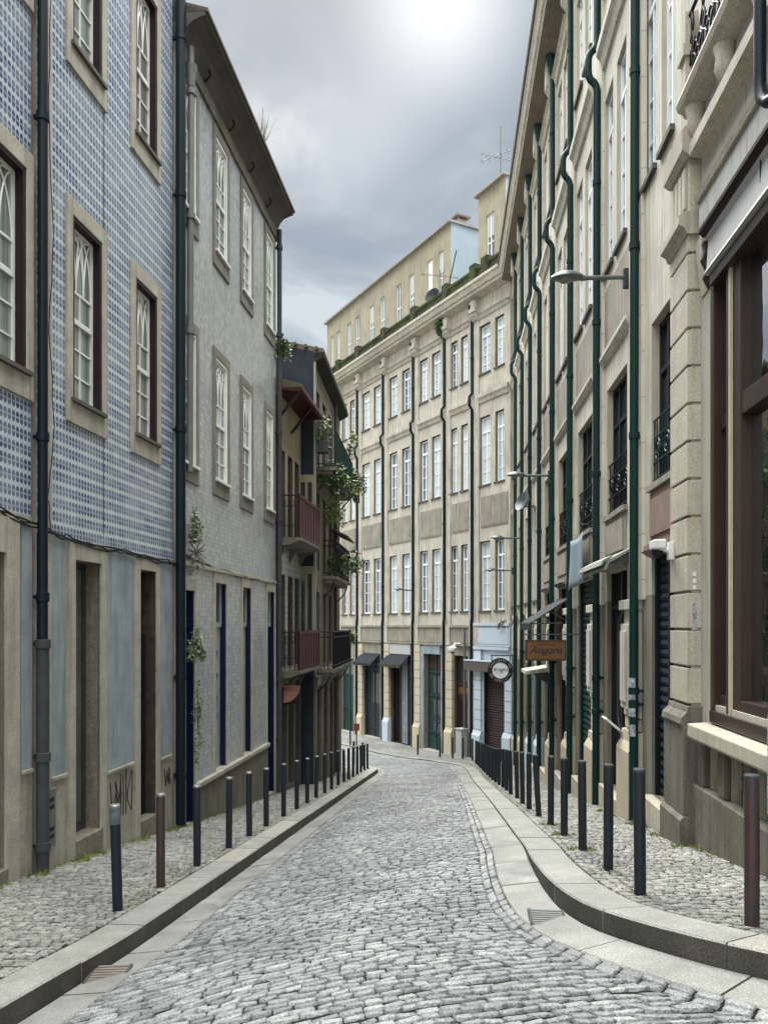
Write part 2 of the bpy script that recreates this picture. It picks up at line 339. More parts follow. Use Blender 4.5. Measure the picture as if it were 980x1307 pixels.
RK = crom([(3.9,2.3),(3.1,3.0),(2.5,3.6),(2.02,4.12),(1.73,4.53),(1.5,4.98),(1.36,5.45),(1.325,6.3),(1.395,7.4),(1.486,8.28),(1.58,9.54),(1.79,12.2),(2.02,15.2),(2.40,20.6),(2.77,26),(2.86,28.5),(2.70,30.4),(2.1,32.3),(.68,34.3),(-.68,36.8),(-2.34,39.7),(-6,46)], 6)
def XL(Y): return np.interp(Y, LK[:,1], LK[:,0])
def XR(Y): return np.interp(Y, RK[:,1], RK[:,0])
def zpave(x, y):
    a, b = XL(y), XR(y); t = np.clip((x-a)/np.maximum(b-a, .1), 0, 1)
    return zl(y)*(1-t)+zr(y)*t
def dropR(y): return np.interp(y, [5.9, 8.4, 29, 32], [.145, .015, .015, .04])
def zroad(x, y):
    a, b = XL(y), XR(y); t = np.clip((x-a)/np.maximum(b-a, .1), 0, 1)
    return (zl(y)-.137)*(1-t)+(zr(y)-dropR(y))*t
def offset(P, d):       # to the left of the walking direction when d > 0
    T = np.gradient(P, axis=0); T /= np.linalg.norm(T, axis=1)[:,None]
    return P + np.stack([-T[:,1], T[:,0]], 1)*d
def resample(P, step):
    L = np.concatenate([[0], np.cumsum(np.linalg.norm(np.diff(P, axis=0), axis=1))])
    n = max(2, int(L[-1]/step)); s = np.linspace(0, L[-1], n+1)
    return np.stack([np.interp(s, L, P[:,0]), np.interp(s, L, P[:,1])], 1), s
def slabs(name, A, B, ztop, depth, gap, step, mats, sub=4, jit=.004, face_m=0, lab=None):
    """a run of cut slabs between line A (road side) and line B, each slab closed, with open joints"""
    mb = MB(); Ar, _ = resample(A, step/sub); n = len(Ar)
    t = np.linspace(0, 1, n)
    LB = np.concatenate([[0], np.cumsum(np.linalg.norm(np.diff(B, axis=0), axis=1))]); LB /= LB[-1]
    LA = np.concatenate([[0], np.cumsum(np.linalg.norm(np.diff(A, axis=0), axis=1))]); LA /= LA[-1]
    # corresponding points share the parameter of the source polylines
    idx = np.interp(t, LA, np.arange(len(A)))
    Br = np.stack([np.interp(idx, np.arange(len(B)), B[:,0]), np.interp(idx, np.arange(len(B)), B[:,1])], 1)
    for k in range(0, n-1, sub):
        tone = random.randrange(3) if face_m is not None else 0
        ks = list(range(k, min(k+sub, n-1)+1)); dz = random.uniform(-jit, jit)
        a = Ar[ks].copy(); b = Br[ks].copy()
        for arr in (a, b):
            d0 = arr[1]-arr[0]; arr[0] += d0/np.linalg.norm(d0)*gap
            d1 = arr[-2]-arr[-1]; arr[-1] += d1/np.linalg.norm(d1)*gap
        e = .012
        rows = []
        for p, q in zip(a, b):
            w = (q-p)/np.linalg.norm(q-p); zp = float(ztop(*p))+dz; zq = float(ztop(*q))+dz
            pi = p+w*e; qi = q-w*e
            rows.append([(p[0],p[1],zp-depth),(p[0],p[1],zp-e),(pi[0],pi[1],zp),(qi[0],qi[1],zq),(q[0],q[1],zq-e),(q[0],q[1],zq-depth)])
        for r0, r1 in zip(rows[:-1], rows[1:]):
            for j in range(5):
                mb.poly([r0[j], r0[j+1], r1[j+1], r1[j]], face_m if j == 0 and face_m else tone)
        mb.poly(rows[0][::-1], tone); mb.poly(rows[-1], tone)
    return struct(name, mb, mats)
# kerbs (a vertical face towards the road) and gutter slabs
LKi = offset(LK, .30); RKi = offset(RK, -.36)
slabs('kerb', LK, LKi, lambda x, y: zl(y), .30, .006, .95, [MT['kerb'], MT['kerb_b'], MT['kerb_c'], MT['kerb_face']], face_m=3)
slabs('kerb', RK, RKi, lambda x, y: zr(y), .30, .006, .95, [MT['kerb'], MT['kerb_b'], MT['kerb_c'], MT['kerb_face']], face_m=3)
LG = offset(LK, -.31); RG = offset(RK, .34)
slabs('gutter', offset(LK, -.004), LG, lambda x, y: zroad(x, y)-.004, .2, .007, .9, [MT['gutter'], MT['gutter_b'], MT['gutter']])
slabs('gutter', offset(RK, .004), RG, lambda x, y: zroad(x, y)-.004, .2, .007, .9, [MT['gutter'], MT['gutter_b'], MT['gutter']])
RG2 = offset(RK, .48)
# setts -------------------------------------------------------------------------------------------------
def stones(name, cells, zf, mat, inset, dome, sink=.03, lift=0, gap=.9):
    """cells: list of (4 corners xy, shade): one domed, chamfered stone each"""
    n = len(cells); C = np.array([c[0] for c in cells]); lo = (C[:,0]+C[:,3])/2; hi_ = (C[:,1]+C[:,2])/2      # joints between the courses are wider than those within them
    C[:,0] = lo+(C[:,0]-lo)*gap; C[:,3] = lo+(C[:,3]-lo)*gap; C[:,1] = hi_+(C[:,1]-hi_)*gap; C[:,2] = hi_+(C[:,2]-hi_)*gap
    sh = np.array([c[1] for c in cells])
    cen = C.mean(1, keepdims=True); d = C-cen; ln = np.linalg.norm(d, axis=2, keepdims=True)
    r0 = cen+d*(1-inset*.8/ln); r1 = cen+d*(1-inset/ln)*.985; r2 = cen+d*.62
    hj = rng.uniform(-.004, .008, (n,1)) + lift; tl = rng.normal(0, .06, (n,1,2))
    def P(r, h):
        z = zf(r[:,:,0].ravel(), r[:,:,1].ravel()).reshape(n,4) + h + ((r-cen)*tl).sum(2)
        return np.concatenate([r, z[:,:,None]], 2)
    V = np.concatenate([P(r0, -sink+0*hj), P(r1, hj-dome*.6), P(r2, hj)], 1).reshape(-1,3)
    q = []
    for a in (0, 4):
        for i in range(4):
            j = (i+1) % 4; q.append((a+i, a+j, a+4+j, a+4+i))
    q.append((8,9,10,11)); q = np.array(q)
    F = (np.arange(n)[:,None,None]*12 + q[None]).reshape(-1,4)
    me = bpy.data.meshes.new(name); me.vertices.add(len(V)); me.vertices.foreach_set('co', V.ravel())
    me.loops.add(F.size); me.loops.foreach_set('vertex_index', F.ravel().astype(np.int32))
    me.polygons.add(len(F)); me.polygons.foreach_set('loop_start', np.arange(0, F.size, 4, dtype=np.int32))
    me.polygons.foreach_set('use_smooth', np.ones(len(F), bool))
    at = me.attributes.new('shade', 'FLOAT', 'POINT'); at.data.foreach_set('value', np.repeat(sh, 12).astype(np.float32))
    me.materials.append(mat); me.update(calc_edges=True); me.validate()
    o = link(name, me); o['kind'] = 'structure'; return o
def rows(y0, y1, xa, xb_, dy, w0, w1, arch=lambda t, y: 0, jit=.012, shade=None):
    cells = []; y = y0
    while y < y1:
        h = dy*random.uniform(.9, 1.12); a, b = float(xa(y)), float(xb_(y))
        if b-a > .08:
            xs = [a]; 
            while xs[-1] < b-w1: xs.append(xs[-1]+random.uniform(w0, w1))
            xs.append(b); ph = random.random()*6
            for i in range(len(xs)-1):
                if xs[i+1]-xs[i] < .03: continue
                def q(x, yy):
                    t = (x-a)/(b-a); y2 = yy+arch(t, y)+.010*math.sin(t*9+ph)
                    if y2 > .6: a2, b2 = float(xa(y2)), float(xb_(y2)); x = a2+(b2-a2)*t if b2-a2 > .5*(b-a) else x
                    return (x+random.uniform(-jit, jit), y2+random.uniform(-jit, jit)*.6)
                cells.append(([q(xs[i], y), q(xs[i+1], y), q(xs[i+1], y+h), q(xs[i], y+h)], random.betavariate(2.2, 2.2)))
        y += h
    return cells
lg = lambda Y: np.interp(Y, LG[:,1], LG[:,0])+.01
rg = lambda Y: np.interp(Y, RG[:,1], RG[:,0])-.01
rg2 = lambda Y: np.interp(Y, RG2[:,1], RG2[:,0])
arch = lambda t, y: -1.3*(t-.85)**2*max(0, min(1, (13-y)/8))
main = rows(2.2, 45, lambda y: lg(y), lambda y: rg2(y), .076, .085, .155, arch, .009)
main = [c for c in main if XL(c[0][0][1])+.27 < c[0][0][0] and c[0][1][0] < rg2(c[0][1][1])+.05]
# border courses along the gutter on the shop side
border = []
for k, off in enumerate((.345, .415)):
    P1, _ = resample(offset(RK, off), .16); P2, _ = resample(offset(RK, off+.066), .16)
    n = min(len(P1), len(P2))
    P2 = np.stack([np.interp(np.linspace(0,1,len(P1)), np.linspace(0,1,len(P2)), P2[:,i]) for i in (0,1)], 1)
    for i in range(len(P1)-1):
        border.append(([tuple(P2[i]), tuple(P1[i]), tuple(P1[i+1]), tuple(P2[i+1])], random.betavariate(3,2)))
stones('road', border, zroad, MT['sett'], .006, .006, .03, gap=.92)
stones('road', main, zroad, MT['sett'], .004, .005, .03, gap=.64)
mb = MB()       # the bed under the setts, one sheet from kerb to kerb
ys = np.linspace(1.5, 46, 150)
for a, b in zip(ys[:-1], ys[1:]):
    for i in range(6):
        def p(t, y):
            x = (XL(y)+.02)*(1-t)+(XR(y)-.02)*t; return (x, y, float(zroad(x, y))-.016)
        mb.poly([p(i/6, a), p((i+1)/6, a), p((i+1)/6, b), p(i/6, b)])
struct('road_base', mb, MT['mortar'])
# pavements
wallL = lambda y: -4.816+.132*y if y < 12.0 else (-4.495+.113*y if y < 26.6 else XL(y)-2.2)
wallR = lambda y: min(2.70+.079*y, 22.08-.539*y)
li = lambda Y: np.interp(Y, LKi[:,1], LKi[:,0]); ri = lambda Y: np.interp(Y, RKi[:,1], RKi[:,0])
pl = rows(3.0, 30, lambda y: wallL(y)+.02, lambda y: li(y)-.008, .074, .055, .10, jit=.012)
prr = rows(3.4, 45, lambda y: ri(y)+.008, lambda y: wallR(y)-.02, .074, .055, .10, jit=.012)
stones('pavement', pl, lambda x, y: zl(y)+0*x, MT['cube'], .006, .006, .03, gap=.80)
stones('pavement', prr, lambda x, y: zr(y)+0*x, MT['cube'], .006, .006, .03, gap=.80)
for side in (0, 1):
    mb = MB()
    ys = np.linspace(2.5, 46, 120)
    for a, b in zip(ys[:-1], ys[1:]):
        if side == 0: q = lambda y: (wallL(y)-.3, li(y)+.02, float(zl(y)))
        else: q = lambda y: (ri(y)-.02, wallR(y)+.3, float(zr(y)))
        A0, A1, za = q(a); B0, B1, zb = q(b)
        if A1 > A0 and B1 > B0: mb.poly([(A0,a,za-.012),(A1,a,za-.012),(B1,b,zb-.012),(B0,b,zb-.012)])
    struct('pavement_base', mb, MT['mortar'])
mb = MB()
for (a, b) in ((-120,-20),(-20,2),(2,28),(28,36),(36,80),(80,200)):
    za, zb2 = min(zl(a), zr(a))-.5, min(zl(b), zr(b))-.5
    mb.poly([(-200,a,za),(200,a,za),(200,b,zb2),(-200,b,zb2)])
struct('ground', mb, MT['earth'])
def hit(px, py):     # where the sight line through a pixel of the photograph meets the paving
    a, b = (px-CX)/FPX, (py-HZ)/FPX; Y = 3.
    for _ in range(4000):
        if -b*Y <= float(zpave(a*Y, Y)): break
        Y += .01
    return a*Y, Y, float(zpave(a*Y, Y))
# drain grates in the gutters
def grate(x, y, rz, w, l, label):
    e = empty('drain_grate', (x, y, float(zroad(x, y))+.004), rz, label, 'drain')
    mb = MB(); mb.box(-l/2, l/2, -w/2, w/2, -.03, -.012); part('sump', mb, MT['dark_in'], e)
    mb = MB(); n = 7
    for i in range(n):
        yy = -w/2+w*(i+.5)/n; mb.box(-l/2, l/2, yy-w/n*.30, yy+w/n*.30, -.012, .004)
    part('bars', mb, MT['grate'] if 'rusty' in label else MT['grey_pipe'], e)
    for s in (-1, 1): mb = MB(); mb.box(s*l/2, s*(l/2+.02), -w/2, w/2, -.02, .006); part('rim', mb, MT['grey_iron'], e)
grate(-1.87, 5.32, R(4), .28, .22, 'rusty slotted drain grate in the gutter beside the tiled houses')
grate(1.17, 5.62, R(-6), .30, .22, 'grey slotted drain grate in the gutter where the kerb starts to bend')
# ------------------------------------------------------------------ facades
class Fac:
    """a facade plane X = a + d*Y; local frame: x along the wall, y out into the street, z up"""
    def __init__(s, a, d, side, Y0, zb):
        s.a, s.d, s.side, s.Y0, s.zb = a, d, side, Y0, zb; s.n = math.hypot(1, d)
        s.out = Vector((1, -d, 0))/s.n if side == 'L' else Vector((-1, d, 0))/s.n
        s.xd = Vector((s.out.y, -s.out.x, 0)); s.rz = math.atan2(s.xd.y, s.xd.x)
        s.p0 = Vector((a+d*Y0, Y0, 0))
    def x(s, Y): return (Y-s.Y0)*s.n*(-1 if s.side == 'L' else 1)
    def Y(s, px): return s.a/((px-CX)/FPX-s.d)
    def px(s, px): return s.x(s.Y(px))
    def z(s, px, py): return (HZ-py)*s.Y(px)/FPX
    def W(s, x, o, z): return s.p0+s.xd*x+s.out*o+Vector((0,0,z))
    def building(s, name, label, cat='building', group=None):
        e = empty(name, (s.p0.x, s.p0.y, s.zb), s.rz, label, cat, group); e['zb'] = s.zb; s.e = e; return e
def wall_open(mb, x0, x1, z0, z1, ops, o=0, m=0, mr=1):
    xs = sorted({x0, x1, *[v for q in ops for v in q[:2] if x0 < v < x1]}); zs = sorted({z0, z1, *[v for q in ops for v in q[2:4] if z0 < v < z1]})
    for a, b in zip(xs[:-1], xs[1:]):
        for c, d in zip(zs[:-1], zs[1:]):
            X, Z = (a+b)/2, (c+d)/2
            if any(q[0] < X < q[1] and q[2] < Z < q[3] for q in ops): continue
            mb.poly([(b,o,c),(a,o,c),(a,o,d),(b,o,d)], m)
    for q in ops:
        a, b, c, d, dp = q[:5]; i = o-dp
        if c >= z1 or d <= z0 or a >= x1 or b <= x0: continue
        a, b, c, d = max(a, x0), min(b, x1), max(c, z0), min(d, z1)
        mb.poly([(a,o,c),(a,i,c),(a,i,d),(a,o,d)], mr); mb.poly([(b,i,c),(b,o,c),(b,o,d),(b,i,d)], mr)
        if d < z1: mb.poly([(a,o,d),(a,i,d),(b,i,d),(b,o,d)], mr)
        if c > z0: mb.poly([(a,i,c),(a,o,c),(b,o,c),(b,i,c)], mr)
def shell(mb, x0, x1, z0, z1, depth=6, m=0, top=True):
    mb.poly([(x0,0,z0),(x0,-depth,z0),(x0,-depth,z1),(x0,0,z1)], m); mb.poly([(x1,-depth,z0),(x1,0,z0),(x1,0,z1),(x1,-depth,z1)], m)
    mb.poly([(x0,-depth,z0),(x1,-depth,z0),(x1,-depth,z1),(x0,-depth,z1)], m)
    if top: mb.poly([(x0,0,z1),(x0,-depth,z1),(x1,-depth,z1),(x1,0,z1)], m)
_cache = {}
def cached(key, fn):
    if key not in _cache: _cache[key] = fn()
    return _cache[key]
def put(name, me, parent, loc, bevel=0):
    if 'zb' in parent: loc = (loc[0], loc[1], loc[2]-parent['zb'])
    return link(name, me, parent, loc, 0, bevel)

# ---- sash window with pointed tracery (opening w x h; origin at the middle of the sill line)
def sash_window(parent, xc, z0, w, h, jamb, style, pane='curtain', wide=.125, top=.20, low=.29, deep=.09, both=True):
    k = ('sash', round(w,2), round(h,2), jamb, style)
    def surround():
        mb = MB(); o0, o1 = -.02, .035
        mb.box(-w/2-wide, -w/2, o0, o1, -low, h+top); mb.box(w/2, w/2+wide, o0, o1, -low, h+top)
        mb.box(-w/2, w/2, o0, o1-.002, h, h+top); mb.box(-w/2, w/2, o0, o1-.002, -low, -.045)
        return mb.mesh('window', MT['granite' if style == 'a' else 'granite_mid'])
    win = put('window', cached(k+('s',), surround), parent, (xc, 0, z0), .006)
    def sill():
        mb = MB(); mb.box(-w/2-.05, w/2+.05, -deep, .075, -.045, 0); return mb.mesh('sill', MT[ 'sill_dark' if style == 'a' else 'white'])
    link('sill', cached(k+('i',), sill), win)
    def reveal():
        mb = MB()
        for s in (-1, 1): mb.box(s*w/2, s*(w/2-(.05 if style == 'a' else .02)), -deep, .02, .002, h-.002)
        mb.box(-w/2+.05, w/2-.05, -deep, .02, h-.05, h-.003); return mb.mesh('jamb', MT[jamb])
    link('jamb', cached(k+('j',), reveal), win)
    W = w-(.10 if style == 'a' else .04); H = h-.05
    def frame():
        mb = MB(); o = -deep+.02; b = .04
        def bar(x0, x1, z0, z1, oo=0): mb.box(x0, x1, o-.03+oo, o+oo, z0, z1)
        mid = H*.47
        for s in (-1, 1): bar(s*W/2, s*(W/2-b), 0, H)
        bar(-W/2+b, W/2-b, 0, b+.015, .002); bar(-W/2+b, W/2-b, H-b, H, .002); bar(-W/2+b, W/2-b, mid-.03, mid+.03, .012)
        t = .011
        for i in (1, 2): bar(-W/2+b, W/2-b, mid*i/3-t, mid*i/3+t, -.004)
        bar(-t, t, b, mid-.03, -.006)
        if style != 'a':
            for s in (-1, 1): bar(s*W/6-t, s*W/6+t, mid+.03, mid+(H-mid)*.28, -.006)
        q = mid+(H-mid)*.32; bar(-W/2+b, W/2-b, q-t*1.3, q+t*1.3, -.004); bar(-t, t, mid+.03, q, -.006)
        ia, ib = W/2-b, H-b-q
        def curve(x0, x1, pw):
            pts = [(x0+(x1-x0)*(1-math.cos(u*math.pi/2))**pw, o-.012, q+ib*math.sin(u*math.pi/2)) for u in np.linspace(0, 1, 9)]
            mb.tube(pts, .012, 4)
        for s in (-1, 1):
            curve(s*ia, -s*ia*.05, 1.); curve(s*ia*.33, s*ia*1.0, .9); curve(s*ia*.33, -s*ia*.72, 1.)
            curve(-s*ia*.33, -s*ia*.02, .8)
        bar(-W/2+b, W/2-b, H-b-ib*.22-t, H-b-ib*.22+t, -.006) if style != 'a' else None
        return mb.mesh('frame', MT['white'])
    link('frame', cached(k+('f',), frame), win)
    def panefn():
        mb = MB(); o = -deep; mb.box(-W/2+.01, W/2-.01, o-.012, o-.002, .01, H-.01); return mb.mesh('pane', MT[pane])
    link('pane', cached(k+('p', pane), panefn), win)
    return win
# ---- tall casement of the curved office block
def casement(parent, xc, z0, w, h, deep=.16, far=True, pane='sky_curtain_far', trans=.78, rows=4):
    k = ('case', round(w,2), round(h,2), deep, trans, rows)
    def sill():
        mb = MB(); mb.box(-w/2-.06, w/2+.06, -deep, .06, -.07, 0)
        return mb.mesh('window', MT['sill_dark'])
    win = put('window', cached(k+('s',), sill), parent, (xc, 0, z0))
    def frame():
        mb = MB(); o = -deep+.05; b = .055
        def bar(x0, x1, z0, z1, oo=0): mb.box(x0, x1, o-.05+oo, o+oo, z0, z1)
        for s in (-1, 1): bar(s*w/2, s*(w/2-b), 0, h-.03)
        bar(-w/2+b, w/2-b, 0, b+.03, .003); bar(-w/2+b, w/2-b, h-.03-b, h-.03, .003)
        q = h*trans; bar(-w/2+b, w/2-b, q-.045, q+.045, .012); bar(-.03, .03, b, q-.045, .004); bar(-.016, .016, q+.045, h-.03-b, -.01)
        for i in range(1, rows):
            zz = q*i/rows; bar(-w/2+b, -.03, zz-.014, zz+.014, -.012); bar(.03, w/2-b, zz-.014, zz+.014, -.012)
        return mb.mesh('frame', MT['white_far'])
    link('frame', cached(k+('f',), frame), win)
    def pn():
        mb = MB(); mb.box(-w/2+.02, w/2-.02, -deep-.012, -deep+.012, .02, h-.05); return mb.mesh('pane', MT[pane])
    link('pane', cached(k+('p', pane), pn), win)
    return win
def door_surround(mb, x0, x1, zb, zt, wide, lint, o=.03, m=0):
    mb.box(x0-wide, x0, -.02, o, zb, zt+lint, m); mb.box(x1, x1+wide, -.02, o, zb, zt+lint, m); mb.box(x0, x1, -.02, o-.002, zt, zt+lint, m)
def pipe(parent, F, Y, pts, r, mat, name='drainpipe', brk=(), rb=1.28):
    """pts: (out, z) down the wall; collars at heights brk"""
    mb = MB(); x = F.x(Y)
    P = [(x, o, z) for o, z in pts]; mb.tube(P, r, 12)
    for z in brk:
        o = np.interp(-z, [-q[1] for q in pts], [q[0] for q in pts]); mb.lathe([(r*.98, -.05), (r*rb, -.045), (r*rb, .045), (r*.98, .05)], 12, 0, (x, o, z))
        mb.box(x-.02, x+.02, 0, o-r*.8, z-.02, z+.02)
    return part(name, mb, MT[mat], parent, smooth=True)
def rough_cable(name, pts, r, mat, label, group=None, strands=3, sag=.02):
    e = empty(name, tuple(pts[0]), 0, label, 'cable', group); b = Vector(pts[0])
    for k in range(strands):
        mb = MB(); q = []
        for i in range(len(pts)-1):
            for u in np.linspace(0, 1, 7)[:-1]:
                p = Vector(pts[i]).lerp(Vector(pts[i+1]), u); q.append(p-b+Vector((random.uniform(-.008,.008), 0, -sag*4*u*(1-u)*random.uniform(.6,1.3)+random.uniform(-.012,.012)+k*.02-.02)))
        q.append(Vector(pts[-1])-b); mb.tube(q, r, 6); part('strand', mb, MT[mat], e, smooth=True)
    return e
# ---- foliage
def leaves(n, rad, size, cen=(0,0,0), flat=1., droop=0, long=1.8, seed=0):
    r = random.Random(seed); V = []; Fc = []; S = []
    cl = [Vector((r.gauss(0,.5), r.gauss(0,.5), r.gauss(0,.5))) for _ in range(max(3, n//22))]
    for i in range(n):
        c = r.choice(cl); p = c+Vector((r.gauss(0,.22), r.gauss(0,.22), r.gauss(0,.22)))
        if p.length > 1.05: p = p.normalized()*r.uniform(.6, 1.05)
        p = Vector((p.x*rad[0], p.y*rad[1], p.z*rad[2]-droop*(abs(p.x)+abs(p.y))))+Vector(cen)
        u = Vector((r.uniform(-1,1), r.uniform(-1,1), r.uniform(-.8,.9)-droop)).normalized(); w = u.cross(Vector((r.uniform(-1,1), r.uniform(-1,1), 1.2))).normalized()
        s = size*r.uniform(.5,1.3); L = u*s*long; w = w*s*.5; nrm = u.cross(w).normalized()*s*.18
        b = len(V); V += [p, p+L*.5+w+nrm, p+L, p+L*.5-w+nrm]; Fc.append((b,b+1,b+2,b+3)); sh = min(1, max(0, .5+.35*c.z+r.uniform(-.3,.3))); S += [sh]*4
    return V, Fc, S
def blades(n, rad, h, cen=(0,0,0), seed=0, wid=.006):
    r = random.Random(seed); V = []; Fc = []; S = []
    for i in range(n):
        a = r.uniform(0, 6.28); d = math.sqrt(r.random()); p = Vector((math.cos(a)*d*rad[0], math.sin(a)*d*rad[1], 0))+Vector(cen)
        t = Vector((r.gauss(0,.5), r.gauss(0,.5), 1)).normalized()*h*r.uniform(.4,1.2); w = Vector((r.uniform(-1,1), r.uniform(-1,1), 0)).normalized()*wid*r.uniform(.6,1.5)
        b = len(V); V += [p-w, p+w, p+t*.6+w*.6+Vector((0,0,0)), p+t]; Fc.append((b,b+1,b+2,b+3)); S += [r.random()]*4
    return V, Fc, S
def leaf_mesh(name, data, mat):
    V, Fc, S = [], [], []
    for v, f, s in data:
        b = len(V); V += v; Fc += [tuple(i+b for i in q) for q in f]; S += s
    me = bpy.data.meshes.new(name); me.from_pydata([tuple(v) for v in V], [], Fc)
    me.attributes.new('shade', 'FLOAT', 'POINT').data.foreach_set('value', S); me.materials.append(mat); me.update(); return me
def plant(name, loc, label, cat, mat, n, rad, size, stem=None, droop=0, seed=0, group=None, long=1.8, kind='leaf', pot=None, cen=(0,0,0)):
    e = empty(name, loc, 0, label, cat, group)
    link('foliage', leaf_mesh('foliage', [leaves(n, rad, size, cen, 1, droop, long, seed) if kind == 'leaf' else blades(n, rad, size, cen, seed)], MT[mat]), e)
    mb = MB(); r = random.Random(seed)
    for i in range(stem or 4):
        t = Vector((r.gauss(0,.4)*rad[0], r.gauss(0,.4)*rad[1], r.gauss(.1,.4)*rad[2]))+Vector(cen); mb.tube([(0,0,-.03), t*.5+Vector((.01,0,.01)), t], .005, 4)
    part('stem', mb, MT['dry' if mat == 'dry' else 'sill_dark'], e)
    if pot:
        mb = MB(); mb.box(-pot[0], pot[0], -pot[1], pot[1], -pot[2]+cen[2]-rad[2]*.5, cen[2]-rad[2]*.5); part('planter', mb, MT['pot'], e, bevel=.01)
    return e
def text_mesh(s, size, shear=0, ext=.003, mat='ink', align='CENTER', space=1.):
    c = bpy.data.curves.new('lettering', 'FONT'); c.body = s; c.size = size; c.shear = shear; c.extrude = ext; c.align_x = align; c.align_y = 'CENTER'; c.space_character = space
    o = bpy.data.objects.new('lettering', c); me = bpy.data.meshes.new_from_object(o); me.materials.clear(); me.materials.append(MT[mat]); bpy.data.objects.remove(o); return me
# ================================================================== the two blue tiled houses and the grey tiled one
GZ = lambda Y: float(zl(Y))
# ---- house nearest the camera (only its last bay is in the picture)
F0 = Fac(-4.816, .132, 'L', 8.3, -3.0)
def blue_house(F, Ya, Yb, name, label, tilem, zt, tile_z, wins, doors, panels, zq):
    e = F.building(name, label, 'house')
    xa, xb2 = sorted((F.x(Ya), F.x(Yb)))
    ops = [(w[0]-w[1]/2, w[0]+w[1]/2, w[2], w[2]+w[3], .16) for w in wins]
    mb = MB(); wall_open(mb, xa, xb2, tile_z, zt, ops, 0, 0, 1); shell(mb, xa, xb2, -4.6, zt, 6, 1)
    part('wall', mb, [MT[tilem], MT['granite']], e)
    dops = [(d[0], d[1], d[2], d[3], d[4]) for d in doors]
    mb = MB(); wall_open(mb, xa, xb2, -4.6, tile_z, dops, .012, 0, 1)
    for d in doors:
        door_surround(mb, d[0], d[1], -4.6, d[3], d[5], d[6], .045)
        mb.box(d[0], d[1], -d[4], .06, -4.6, d[2]+.006, 1)                    # doorstep
    part('ground_floor', mb, [MT['granite'], MT['granite_pocked']], e)
    for (a, b, c, d) in panels:
        mb = MB(); mb.box(a, b, .010, .022, c, d); part('plaster_panel', mb, MT['plaster_blue'], e)
        mb = MB(); mb.box(a-.01, b+.01, .010, .05, c-.035, c); part('panel_ledge', mb, MT['granite'], e)
    for w in wins:
        sash_window(e, w[0], w[2], w[1], w[3], 'maroon', 'a', random.choice(['curtain', 'curtain', 'curtain_b']))
    return e
F1 = F0
wA, wB = 9.42, 11.05
def wx(Y): return F0.x(Y)
W1 = [(wx(9.41), .70, 2.63, 2.12), (wx(11.04), .70, 2.63, 2.12), (wx(9.41), .70, 6.74, 2.22), (wx(11.04), .70, 6.74, 2.22)]
D1 = [(wx(9.72), wx(9.10), -2.52, .76, .20, .13, .2), (wx(11.32), wx(10.80), -2.72, .77, .24, .12, .2)]
P1 = [(wx(8.92), wx(8.62), -1.68, .97), (wx(10.62), wx(9.89), -1.85, .97), (wx(11.86), wx(11.48), -1.95, .97)]
house1 = blue_house(F0, 8.38, 12.0, 'tiled_house', 'house clad in patterned blue and white tiles between the two dark drainpipes', 'tile_blue', 12.5, .99, W1, D1, P1, 0)
mb = MB(); mb.box(wx(8.62), wx(8.40), .0, .03, -4.5, 12.4); part('corner_strip', mb, MT['granite'], house1)
mb = MB(); mb.box(wx(9.845), wx(9.837), .0, .004, 1.13, 12.4); part('wall_joint', mb, MT['black'], house1)
mb = MB(); mb.box(wx(12.0), wx(8.62), .0, .016, .99, 1.12); part('border_tile_course', mb, MT['tile_deep'], house1)
# doors of that house
d = D1[0]; dr = MB(); dr.box(d[0], d[1], -.24, -.20, d[2], d[3]); do = part('door', dr, MT['door_glass'], house1)
mb = MB()
for x0, x1 in ((d[0], d[0]+.06), (d[1]-.06, d[1])): mb.box(x0, x1, -.20, -.17, d[2], d[3])
mb.box(d[0]+.06, d[1]-.06, -.20, -.172, d[2], d[2]+.12); mb.box(d[0]+.06, d[1]-.06, -.20, -.172, d[3]-.08, d[3]); part('frame', mb, MT['grey_iron'], do)
d = D1[1]; dr = MB(); dr.box(d[0], d[1], -.30, -.24, d[2], d[3]); do = part('door', dr, MT['dark_in'], house1)
mb = MB(); mb.box(d[0]+.02, d[0]+.10, -.24, -.12, d[2], d[3]-.9); mb.box(d[0]+.02, d[0]+.4, -.24, -.2, d[3]-.95, d[3]-.9); part('frame', mb, MT['black'], do)
mb = MB(); mb.box(d[0]-.001, d[0]+.012, -.235, .03, d[2], d[3]-.005); part('sooty_jamb', mb, MT['burnt'], house1)
# spray-painted tag on the plinth between the two doors
def strokes(F, pts_list, Y0, z0, sx, sz, r, mat, parent, o=.05):
    mb = MB()
    for st in pts_list: mb.tube([(F.x(Y0)-u*sx, o, z0+v*sz) for u, v in st], r, 5)
    return part('graffiti', mb, MT[mat], parent)
tagp = [[(.02,.95),(.08,.5),(.14,.05)],[(.14,.05),(.2,.5),(.3,.85)],[(.22,.95),(.3,.55),(.25,.35),(.22,.2)],[(.22,.95),(.36,.62),(.28,.42),(.42,.02)],[(.42,.02),(.47,.6),(.46,1.05)],[(.46,1.05),(.41,.6),(.36,.45)],[(.56,.2),(.57,.6),(.56,1.)],[(.68,.2),(.69,.6),(.69,1.1)],[(.92,1.),(.74,.62),(.76,.45),(.92,.22),(.95,.6),(.96,1.02)]]
strokes(F0, tagp, 9.90, -2.62, .66, .66, .0075, 'graffiti', house1)
strokes(F0, [[(.1,.9),(.3,.2),(.5,.8),(.6,.3)],[(.7,.2),(.75,.9),(.95,.7),(.8,.5),(.95,.2)]], 11.55, -2.45, .26, .36, .008, 'graffiti', house1)
